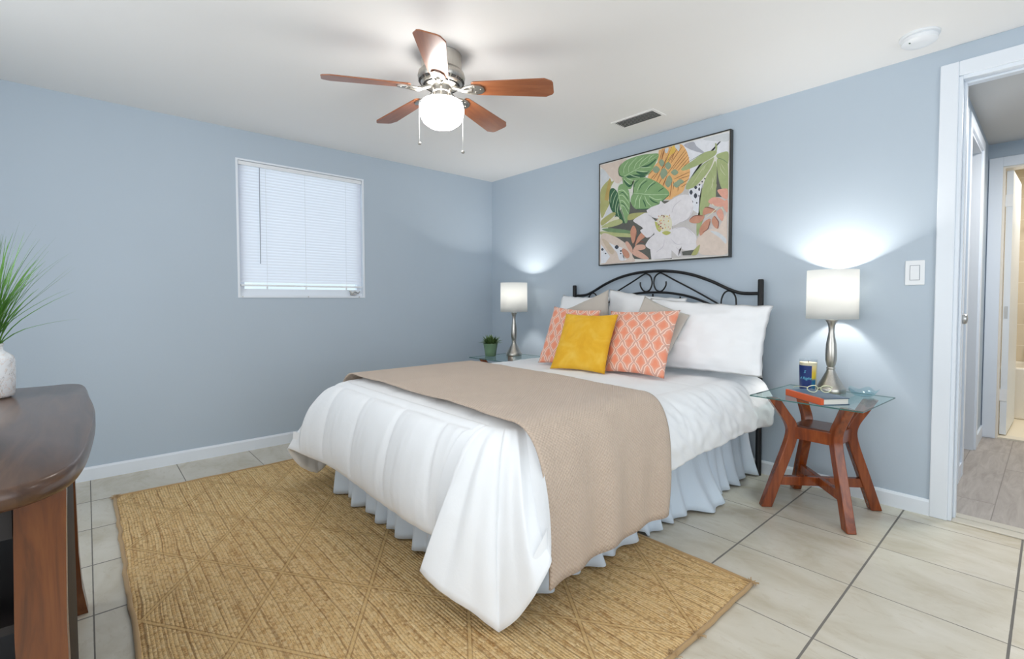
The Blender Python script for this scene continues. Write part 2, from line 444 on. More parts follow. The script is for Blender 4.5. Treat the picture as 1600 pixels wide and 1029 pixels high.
def nz(x, y, z=0.0): return noise.noise(Vector((x, y, z)))

# ------------------------------------------------------------------ the room
H = 2.208
XE, YS = 4.9, -4.0          # east and south walls, behind the photographer
def struct(name, bm, m, parent=None, **kw):
    o = link_bm(name, bm, m, parent, **kw)
    o['kind'] = 'structure'
    return o
struct('floor', boxes((-0.12, XE + .12, YS - .12, 0.0, -0.08, 0.0)), MT['tile'])
struct('ceiling', boxes((-0.12, XE + .12, YS - .12, 0.11, H, H + 0.08)), MT['ceiling'])
# west wall with the window opening
WY0, WY1, WZ0, WZ1 = -2.222, -1.318, 1.064, 2.014
struct('wall_west', boxes((-0.12, 0, YS, WY0, 0, H), (-0.12, 0, WY1, 0.11, 0, H), (-0.12, 0, WY0, WY1, 0, WZ0), (-0.12, 0, WY0, WY1, WZ1, H)), MT['wall'])
# north wall with the doorway
DX0, DX1, DZ = 3.437, 4.25, 2.062
struct('wall_north', boxes((0, DX0, 0, 0.11, 0, H), (DX1, XE, 0, 0.11, 0, H), (DX0, DX1, 0, 0.11, DZ, H)), MT['wall'])
# east and south walls, each with an unseen window opening added for fill light
struct('wall_east', boxes((XE, XE + .12, YS, -3.6, 0, H), (XE, XE + .12, -0.8, 0.11, 0, H), (XE, XE + .12, -3.6, -0.8, 0, 0.35), (XE, XE + .12, -3.6, -0.8, 2.12, H)), MT['wall'])
struct('wall_south', boxes((-0.12, 1.0, YS - .12, YS, 0, H), (4.2, XE + .12, YS - .12, YS, 0, H), (1.0, 4.2, YS - .12, YS, 0, 0.3), (1.0, 4.2, YS - .12, YS, 2.16, H)), MT['wall'])
for nm, bs, bars in (('added_window_east', ((XE + .02, XE + .08, -3.6, -3.54, .35, 2.12), (XE + .02, XE + .08, -.86, -.8, .35, 2.12), (XE + .02, XE + .08, -3.54, -.86, .35, .41), (XE + .02, XE + .08, -3.54, -.86, 2.06, 2.12)), (XE + .03, XE + .07, -2.22, -2.18, .41, 2.06)),
                     ('added_window_south', ((1.0, 1.06, YS - .08, YS - .02, .3, 2.16), (4.14, 4.2, YS - .08, YS - .02, .3, 2.16), (1.06, 4.14, YS - .08, YS - .02, .3, .36), (1.06, 4.14, YS - .08, YS - .02, 2.1, 2.16)), (2.58, 2.62, YS - .07, YS - .03, .36, 2.1))):
    struct(nm, boxes(*bs, bars), MT['trim'])  # frames of the two unseen windows added around the fill lamps

# baseboards
def baseboard(name, x0, x1, y0, y1, axis):
    bm = bmesh.new(); t, h = 0.012, 0.078
    prof = [(0, 0), (t, 0), (t, h - .012), (t - .006, h), (0, h)]
    if axis == 'W': prism(bm, [Vector((a, y0, b)) for a, b in prof], (0, y1 - y0, 0))
    elif axis == 'N': prism(bm, [Vector((x0, -a, b)) for a, b in prof], (x1 - x0, 0, 0))
    elif axis == 'E': prism(bm, [Vector((XE - a, y0, b)) for a, b in prof], (0, y1 - y0, 0))
    else: prism(bm, [Vector((x0, YS + a, b)) for a, b in prof], (x1 - x0, 0, 0))
    return struct(name, bm, MT['trim'])
baseboard('baseboard_west', 0, 0, YS, 0, 'W')
baseboard('baseboard_north', 0.012, 3.372, 0, 0, 'N')
baseboard('baseboard_east', 0, 0, YS, 0, 'E')
baseboard('baseboard_south', 0.012, XE - .012, 0, 0, 'S')

# window frame in the west wall, glass, sill rail, crank
wf = struct('window_1', boxes((-0.09, 0.004, WY0, WY0 + .014, WZ0, WZ1), (-0.09, 0.004, WY1 - .014, WY1, WZ0, WZ1), (-0.09, 0.004, WY0 + .014, WY1 - .014, WZ1 - .012, WZ1),
                               (-0.09, 0.008, WY0 + .014, WY1 - .014, WZ0, WZ0 + .014), (-0.07, -0.02, WY0 + .014, WY1 - .014, WZ0 + .014, WZ0 + .034),
                               (-0.07, -0.035, WY0 + .014, WY1 - .014, WZ0 + .034, WZ0 + .062), (-0.07, -0.04, WY0 + .014, WY0 + .05, WZ0 + .062, WZ1 - .012), (-0.07, -0.04, WY1 - .05, WY1 - .014, WZ0 + .062, WZ1 - .012)), MT['trim'])
struct('window_pane', boxes((-0.06, -0.056, WY0 + .05, WY1 - .05, WZ0 + .062, WZ1 - .012)), MT['glass'], wf)
bm = bmesh.new()
obox(bm, (-0.012, -1.41, WZ0 + .03), .012, .022, .008)
tube(bm, [(-.01, -1.43, WZ0 + .036), (0.0, -1.40, WZ0 + .05), (0.0, -1.375, WZ0 + .036), (0, -1.36, WZ0 + .052)], .005, 8)
tube(bm, [(-.005, -1.44, WZ0 + .056), (0.0, -1.42, WZ0 + .034)], .006, 8)
struct('window_crank', bm, MT['chrome'], wf, label='small grey metal crank handle', smooth=60)
bm = bmesh.new()
for y in (-2.195, -1.76, -1.37): lathe(bm, [(.004, 0), (.004, .003)], cap0=True, cap1=True, n=10); bmesh.ops.transform(bm, matrix=Matrix.Translation((0.008, y, WZ0 + .007)) @ Matrix.Rotation(pi / 2, 4, 'Y'), verts=bm.verts[-20:])
struct('window_screw', bm, MT['chrome'], wf)

# the mini blind
bl = thing('window_blind', 'white closed mini blind hanging in the window of the left wall', 'blind', (0, (WY0 + WY1) / 2, WZ0))
yc = (WY0 + WY1) / 2; hw = (WY1 - WY0) / 2 - .017
link_bm('headrail', boxes((-.036, -.002, -hw, hw, WZ1 - .040 - WZ0, WZ1 - .014 - WZ0)), MT['whitepl'], bl, bevel=.002)
bm = bmesh.new(); z = WZ1 - .052 - WZ0; ns = 0; zb = .092
while z > zb + .008:
    pr = [(-.0105, -.0105), (-.003, .001), (.006, .0095)]
    pr = [(a * .55 - .018, b * 1.02 + z) for a, b in ((-.010, .0115), (-.001, .0045), (.006, -.004), (.0085, -.0115))]
    a = [bm.verts.new((p[0], -hw + .004, p[1])) for p in pr]; b = [bm.verts.new((p[0], hw - .004, p[1])) for p in pr]
    for i in range(3): bm.faces.new((a[i], b[i], b[i + 1], a[i + 1]))
    z -= .0205; ns += 1
sl = link_bm('slats', bm, MT['slat'], bl, smooth=60)
link_bm('bottom_rail', boxes((-.030, -.008, -hw + .004, hw - .004, zb - .012, zb)), MT['whitepl'], bl, bevel=.002)
for yy in (-hw + .17, 0.0, hw - .13):
    link_bm('ladder_cord', boxes((-.0075, -.0065, yy - .001, yy + .001, zb, WZ1 - .04 - WZ0)), MT['whitepl'], bl)
    bm = bmesh.new(); lathe(bm, [(.004, -.02), (.006, -.004), (.002, 0)], -.012, yy, 10, True, True)
    for v in bm.verts: v.co.z += zb - .012
    link_bm('cord_tip', bm, MT['whitepl'], bl)
bm = bmesh.new(); tube(bm, [(.003, -hw + .13, WZ1 - .045 - WZ0), (.004, -hw + .128, .6), (.004, -hw + .126, 1.302 - WZ0)], .0028, 8)
link_bm('tilt_wand', bm, plain('grey_clear_wand', (150, 156, 166), .3), bl, smooth=60)

# doorway trim in the north wall
def casing(name, x0, x1, z1, y, w=.066, t=.016, sgn=-1, zb=0.0):
    bm = bmesh.new()
    ya, yb = (y - t, y) if sgn < 0 else (y, y + t)
    box(bm, x0 - w, x0, ya, yb, zb, z1 + w); box(bm, x1, x1 + w, ya, yb, zb, z1 + w); box(bm, x0, x1, ya, yb, z1, z1 + w)
    return bm
o = struct('trim_1', casing('c', DX0, DX1, DZ, 0), MT['trim'], bevel=.004)
struct('trim_2', casing('c', DX0, DX1, DZ, .11, sgn=1), MT['trim'], bevel=.004)
# door jamb lining with a stop bead
struct('trim_3', boxes((DX0 - .004, DX0 + .014, -.004, .114, 0, DZ), (DX1 - .014, DX1 + .004, -.004, .114, 0, DZ), (DX0 + .014, DX1 - .014, -.004, .114, DZ - .016, DZ + .002),
                       (DX0 + .014, DX0 + .024, .04, .075, 0, DZ - .016), (DX1 - .024, DX1 - .014, .04, .075, 0, DZ - .016), (DX0 + .024, DX1 - .024, .04, .075, DZ - .026, DZ - .016)), MT['trim'], bevel=.002)
struct('trim_4', boxes((DX0 + .014, DX1 - .014, -.012, .055, 0, .006), (DX0 + .014, DX1 - .014, .055, .11, 0, .010)), plain('pale_threshold', (196, 190, 176), .4), bevel=.002)

# ------------------------------------------------------------------ hall beyond the doorway
HX, HY = 3.398, 2.05
struct('hall_floor', boxes((HX - 1.2, 5.0, .11, HY + .02, -.08, 0.0)), MT['plank'])
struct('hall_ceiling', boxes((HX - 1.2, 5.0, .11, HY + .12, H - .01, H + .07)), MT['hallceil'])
# the hall's own left wall, with a closet door and an open doorway
C0, C1 = 0.20, 0.62; O0, O1 = 0.86, 1.545
struct('hall_wall_west', boxes((HX - .1, HX, .11, C0, 0, H), (HX - .1, HX, C1, O0, 0, H), (HX - .1, HX, O1, HY, 0, H), (HX - .1, HX, C0, C1, 2.05, H), (HX - .1, HX, O0, O1, 2.05, H)), MT['wall'])
struct('hall_wall_east', boxes((4.9, 5.0, .11, HY, 0, H)), MT['wall'])
struct('side_room_wall', boxes((HX - 1.2, HX - 1.1, .11, HY, 0, H), (HX - 1.1, HX - .1, .11, .2, 0, H), (HX - 1.1, HX - .1, HY - .1, HY, 0, H)), MT['wall'])
def vcasing(y0, y1, z1, x, w=.068, t=.014):
    return boxes((x, x + t, y0 - w, y0, 0, z1 + w), (x, x + t, y1, y1 + w, 0, z1 + w), (x, x + t, y0, y1, z1, z1 + w))
struct('trim_5', vcasing(C0, C1, 2.05, HX, .05), MT['trim'], bevel=.003)
struct('trim_6', vcasing(O0, O1, 2.05, HX), MT['trim'], bevel=.003)
struct('trim_7', boxes((HX - .1, HX + .002, O0, O0 + .016, 0, 2.05), (HX - .1, HX + .002, O1 - .016, O1, 0, 2.05), (HX - .1, HX + .002, O0 + .016, O1 - .016, 2.034, 2.05)), MT['trim'])
d2 = struct('door_1', boxes((HX - .04, HX - .004, C0 + .003, C1 - .003, .012, 2.045)), MT['door'])
def knob_bm(ax=Vector((1, 0, 0))):
    bm = bmesh.new()
    lathe(bm, [(.031, 0), (.031, .004), (.024, .009), (.010, .012), (.010, .034), (.018, .040), (.026, .050), (.027, .060), (.022, .068), (.008, .071)], cap0=True, cap1=True, n=28)
    R = ax.to_track_quat('Z', 'Y').to_matrix().to_4x4()
    bmesh.ops.transform(bm, matrix=R, verts=bm.verts[:]); return bm
bm = knob_bm(); bmesh.ops.translate(bm, vec=(HX - .004, .262, .945), verts=bm.verts[:])
struct('door_knob', bm, MT['chrome'], d2, smooth=40, label='brushed steel round knob')
struct('baseboard_hall', boxes((HX, HX + .012, O1 + .068, HY, 0, .085), (HX, HX + .012, C1 + .05, O0 - .068, 0, .085)), MT['trim'])

# bathroom doorway at the end of the hall
BX0, BX1, BZ = 3.478, 4.2, 2.02
struct('hall_wall_north', boxes((HX - 1.2, BX0, HY, HY + .11, 0, H), (BX1, 5.0, HY, HY + .11, 0, H), (BX0, BX1, HY, HY + .11, BZ, H)), MT['wall'])
struct('trim_8', boxes((BX0 - .075, BX0, HY - .016, HY, 0, BZ + .07), (BX1, BX1 + .075, HY - .016, HY, 0, BZ + .07), (BX0, BX1, HY - .016, HY, BZ, BZ + .07)), MT['trim'], bevel=.003)
struct('trim_9', boxes((BX0 - .002, BX0 + .012, HY, HY + .112, 0, BZ), (BX1 - .012, BX1 + .002, HY, HY + .112, 0, BZ), (BX0 + .012, BX1 - .012, HY, HY + .112, BZ - .012, BZ)), plain('cream_jamb_paint', (232, 224, 210), .4))
struct('trim_10', boxes((BX0 + .012, BX1 - .012, HY + .0, HY + .112, 0, .012)), plain('cream_threshold', (222, 214, 196), .4))
struct('bathroom_floor', boxes((2.6, 5.0, HY + .02, 3.75, -.08, 0.002)), plain('cream_bathroom_floor', (232, 222, 200), .4))
struct('bathroom_ceiling', boxes((2.6, 5.0, HY + .12, 3.75, 2.28, 2.34)), MT['ceiling'])
def bath_tile():
    g = NT('beige_shower_tiles'); v = g.world(); x, y, z = g.xyz(v)
    def gl(t, s): return g.math('LESS_THAN', g.math('FRACT', g.math('DIVIDE', t, s)), 0.02)
    gr = g.math('MAXIMUM', gl(x, .2), gl(z, .2))
    g.base(g.mix(gr, g.mix(g.noise(v, 4, 4), rgb(206, 194, 172), rgb(222, 212, 192)), rgb(236, 230, 218))); g.p(Roughness=.25); return g.m
MT['bathtile'] = bath_tile()
struct('bathroom_wall_north', boxes((2.6, 5.0, 3.65, 3.75, 0, 2.34)), MT['bathtile'])
struct('bathroom_wall_side', boxes((3.30, 3.36, HY + .11, 3.65, 0, 2.34), (4.9, 5.0, HY + .11, 3.65, 0, 2.34)), MT['bathtile'])
# open bathroom door, hinged at the left jamb
d3 = struct('door_2', boxes((-.036, 0, 0, .68, .02, BZ - .018)), MT['door'], smooth=None)
d3.location = (BX0 + .052, HY + .085, 0); d3.rotation_euler = (0, 0, radians(-1.5))
for zz in (.32, 1.78):
    o = struct('door_hinge', boxes((-.052, .0, -.004, -.001, zz - .045, zz + .045), (-.043, -.035, -.012, -.004, zz - .045, zz + .045)), MT['whitepl'], d3, label='white painted hinge')
o = struct('latch_plate', boxes((-.027, -.010, -.003, -.0005, .90, .99)), MT['chrome'], d3, label='steel edge plate')
# bathtub, faucet, shelf
tb = thing('bathtub', 'white bathtub against the beige tiled bathroom wall beyond the hall', 'bathtub', (4.1, 3.3, 0))
bm = boxes((-.68, .78, -.32, -.27, .002, .45), (-.68, .78, .30, .348, .002, .45), (-.68, -.60, -.27, .30, .002, .45), (.70, .78, -.27, .30, .002, .45), (-.60, .70, -.27, .30, .002, .12))
link_bm('basin', bm, plain('white_enamel', (236, 232, 222), .2), tb, bevel=.015)
bm = bmesh.new(); tube(bm, catmull([(0, 0, 0), (0, -.06, .0), (0, -.11, -.01), (0, -.12, -.05)], 5), .018, 12)
fc = link_bm('bath_faucet', bm, MT['chrome'], smooth=60); fc.location = (3.60, 3.648, .62); tag(fc, 'chrome bath spout on the beige tiled bathroom wall', 'faucet')
bm = bmesh.new(); tube(bm, [(0, 0, 0), (0, -.06, 0)], .012, 10); tube(bm, [(-.03, -.06, 0), (.26, -.06, 0)], .008, 10); tube(bm, [(.24, 0, 0), (.24, -.06, 0)], .012, 10)
tr_ = link_bm('towel_bar', bm, MT['chrome'], smooth=60); tr_.location = (3.60, 3.648, .93); tag(tr_, 'chrome towel bar on the beige tiled bathroom wall', 'towel bar')
bm = boxes((0, .3, -.12, 0, 0, .012)); 
sh = thing('shower_shelf', 'white bathroom shelf with scrolled wire brackets under it', 'shelf', (3.575, 3.649, 1.76))
link_bm('board', bm, MT['whitepl'], sh)
bm = bmesh.new(); tube(bm, catmull([(.03, -.0, -.10), (.03, -.03, -.02), (.03, -.07, -.06), (.03, -.05, -.09), (.03, -.09, -.03), (.03, -.11, 0)], 6), .004, 8)
link_bm('bracket', bm, MT['chrome'], sh, smooth=60)

# ------------------------------------------------------------------ fixtures on walls and ceiling
sw = thing('light_switch', 'white rocker light switch on the wall between the lamp and the doorway', 'light switch', (3.294, 0, 1.172))
link_bm('wall_plate', boxes((-.038, .038, -.006, 0, -.060, .060)), MT['whitepl'], sw, bevel=.003)
bm = bmesh.new(); pr = [(-.006, -.034), (-.009, -.034), (-.011, 0), (-.007, .034), (-.006, .034)]
prism(bm, [Vector((-.017, a, b)) for a, b in pr], (.034, 0, 0)); link_bm('rocker', bm, MT['whitepl'], sw)
link_bm('rocker_gap', boxes((-.0195, .0195, -.0066, -.006, -.0365, .0365)), plain('switch_gap_grey', (150, 156, 164), .6), sw)
ol = thing('wall_outlet', 'small white electrical outlet low on the left wall behind the bed', 'outlet', (0, -.895, .405))
link_bm('wall_plate', boxes((0, .006, -.037, .037, -.058, .058)), MT['whitepl'], ol, bevel=.003)
for zz in (-.022, .022): link_bm('socket', boxes((.006, .008, -.015, .015, zz - .014, zz + .014)), plain('ivory_socket', (205, 208, 212), .4), ol, bevel=.002)
sd = thing('smoke_detector', 'round white smoke detector on the ceiling above the doorway', 'smoke detector', (3.325, -.235, H))
bm = bmesh.new(); lathe(bm, [(.072, 0), (.072, -.008), (.062, -.012)], cap0=True, n=40); link_bm('mounting_base', bm, MT['whitepl'], sd, smooth=40)
bm = bmesh.new(); lathe(bm, [(.060, -.010), (.066, -.016), (.064, -.030), (.052, -.038), (.03, -.040)], cap1=True, n=40); link_bm('cover', bm, MT['whitepl'], sd, smooth=40)
link_bm('indicator_light', boxes((-.03, -.024, -.045, -.038, -.040, -.036)), plain('green_indicator', (80, 110, 90), .4), sd)
vn = thing('ceiling_vent', 'white framed rectangular louvred air vent on the ceiling above the picture', 'vent', (1.926, -.335, H))
VX, VY = .16, .075
bm = boxes((-VX, VX, -VY, -VY + .02, -.006, 0), (-VX, VX, VY - .02, VY, -.006, 0), (-VX, -VX + .02, -VY + .02, VY - .02, -.006, 0), (VX - .02, VX, -VY + .02, VY - .02, -.006, 0))
link_bm('frame', bm, MT['ceiling'], vn, bevel=.002)
link_bm('duct', boxes((-VX + .02, VX - .02, -VY + .02, VY - .02, -.0015, -.0005)), MT['dark'], vn)
bm = bmesh.new()
for k in range(6): obox(bm, (0, -VY + .028 + k * .0188, -.006), VX - .02, .0075, .0008, Matrix.Rotation(radians(38), 3, 'X'))
link_bm('louvres', bm, plain('grey_louvre', (178, 178, 174), .5), vn)

# ------------------------------------------------------------------ ceiling fan
FX, FY, FZ = 1.763, -1.711, 2.05
fan = thing('ceiling_fan', 'five-bladed ceiling fan with brushed nickel motor and a lit white globe', 'ceiling fan', (FX, FY, H))
bm = bmesh.new(); zt = 0
lathe(bm, [(.092, 0), (.096, -.004), (.094, -.012), (.096, -.075), (.108, -.088), (.112, -.105), (.108, -.122), (.094, -.138), (.068, -.150), (.03, -.152)], cap0=True, cap1=True, n=56)
link_bm('motor_housing', bm, MT['nickel'], fan, smooth=35)
bm = bmesh.new()
for k in range(20):
    a = 2 * pi * k / 20
    for r, z, tl in ((.1025, -.1295, 52), (.083, -.1425, 30)):
        R = Matrix.Rotation(a, 3, 'Z') @ Matrix.Rotation(radians(tl), 3, 'Y')
        obox(bm, (r * cos(a), r * sin(a), z), .0022, .011, .0055, R)
link_bm('cooling_slots', bm, MT['dark'], fan)
bm = bmesh.new(); lathe(bm, [(.046, -.150), (.046, -.176), (.042, -.180), (.044, -.205), (.060, -.212), (.078, -.222)], cap0=True, cap1=True, n=40)
link_bm('switch_housing', bm, MT['nickel'], fan, smooth=35)
bm = bmesh.new(); lathe(bm, [(.070, -.214), (.094, -.222), (.104, -.240), (.106, -.262), (.101, -.290), (.088, -.315), (.062, -.334), (.03, -.342), (.004, -.343)], cap0=True, cap1=True, n=48)
link_bm('glass_globe', bm, MT['globe'], fan, smooth=180, label='lit white glass globe')
def blade_bm():
    bm = bmesh.new(); R0, R1 = .150, .535
    out = []
    for x, w in ((R0, .038), (R0 + .012, .046), (.30, .054), (.44, .061), (R1 - .038, .064), (R1 - .006, .046), (R1, .034)): out.append((x, w))
    pts = [Vector((x, w, 0)) for x, w in out] + [Vector((x, -w, 0)) for x, w in out[::-1]]
    prism(bm, pts, (0, 0, .006)); return bm
def iron_bm():
    bm = bmesh.new()
    tube(bm, catmull([(.055, 0, .010), (.085, .0, .000), (.115, .0, -.010), (.15, 0, -.006)], 5), [.010] * 16, 10)
    for s in (-1, 1): tube(bm, catmull([(.10, s * .006, -.006), (.13, s * .024, -.006), (.165, s * .030, -.004)], 5), .005, 8)
    pts = [Vector((x, w, -.007)) for x, w in ((.135, .018), (.16, .034), (.19, .030), (.208, .012))]
    prism(bm, pts + [Vector((v.x, -v.y, v.z)) for v in pts[::-1]], (0, 0, .006))
    for xx, yy in ((.165, .018), (.165, -.018), (.192, 0)):
        lathe(bm, [(.005, -.009), (.005, -.006)], xx, yy, 8, True, True)
    return bm
bme, ime = None, None
for ang in (-38, 40, 109, 184, -112):
    R = Matrix.Rotation(radians(ang), 4, 'Z') @ Matrix.Rotation(radians(3.0), 4, 'Y') @ Matrix.Rotation(radians(-13), 4, 'X')
    if bme is None:
        b = link_bm('blade', blade_bm(), MT['bladewood'], fan, label='oak-coloured fan blade', bevel=.0015); bme = b.data
        i = link_bm('blade_iron', iron_bm(), MT['nickel'], b, smooth=40); ime = i.data
    else:
        b2 = b.copy(); COL.objects.link(b2); i2 = i.copy(); COL.objects.link(i2); i2.parent = b2; b2.parent = fan; b = b2; i = i2
    b.matrix_local = Matrix.Translation((0, 0, FZ - H)) @ R
for k, (sx, ze) in enumerate(((-.108, 1.80), (.100, 1.758))):
    bm = bmesh.new(); px_, py_ = sx * rt.x, sx * rt.y
    tube(bm, [(px_ * .6, py_ * .6, -.205), (px_ * .98, py_ * .98, -.212), (px_, py_, -.24), (px_, py_, ze - H)], .0012, 6)
    ch = link_bm('pull_chain', bm, MT['chrome'], fan)
    bm = bmesh.new(); bmesh.ops.create_uvsphere(bm, u_segments=14, v_segments=8, radius=.009)
    bmesh.ops.scale(bm, vec=(1, 1, .8), verts=bm.verts[:]); bmesh.ops.translate(bm, vec=(px_, py_, ze - H - .006), verts=bm.verts[:])
    link_bm('chain_bead', bm, MT['nickel'], ch, smooth=180)

# ------------------------------------------------------------------ framed picture
PX0, PX1, PZ0, PZ1, PT = 1.367, 2.395, 1.308, 2.093, .035
pic = thing('framed_picture', 'black framed tropical leaf and white flower canvas hanging above the bed', 'picture', ((PX0 + PX1) / 2, 0, (PZ0 + PZ1) / 2))
w2, h2 = (PX1 - PX0) / 2, (PZ1 - PZ0) / 2
f = .008
link_bm('frame', boxes((-w2, -w2 + f, -PT, 0, -h2, h2), (w2 - f, w2, -PT, 0, -h2, h2), (-w2 + f, w2 - f, -PT, 0, -h2, -h2 + f), (-w2 + f, w2 - f, -PT, 0, h2 - f, h2)), plain('dark_bronze_frame', (44, 43, 40), .35), pic, bevel=.001)
ARTC = dict(grey=(196, 192, 190), dark=(92, 93, 88), pinkbeige=(214, 198, 186), palegrey=(204, 208, 212), olive=(170, 170, 112), ochre=(180, 156, 92), white=(222, 224, 230), greyleaf=(172, 174, 184),
            orange=(226, 176, 116), rust=(134, 76, 40), gold=(222, 184, 90), sage=(140, 158, 132), leaf=(160, 172, 122), darkleaf=(96, 122, 90), cream=(218, 214, 190), ink=(60, 66, 76), green=(128, 164, 112),
            lightvein=(192, 214, 176), darkgreen=(52, 96, 66), olivegreen=(176, 182, 128), greenblade=(112, 142, 102), beige=(202, 184, 162), terra=(196, 142, 118), terrapink=(210, 168, 150), maroon=(122, 74, 66),
            whitepetal=(222, 219, 222), lilac=(188, 182, 192), limegreen=(180, 182, 100), coral=(214, 158, 140))
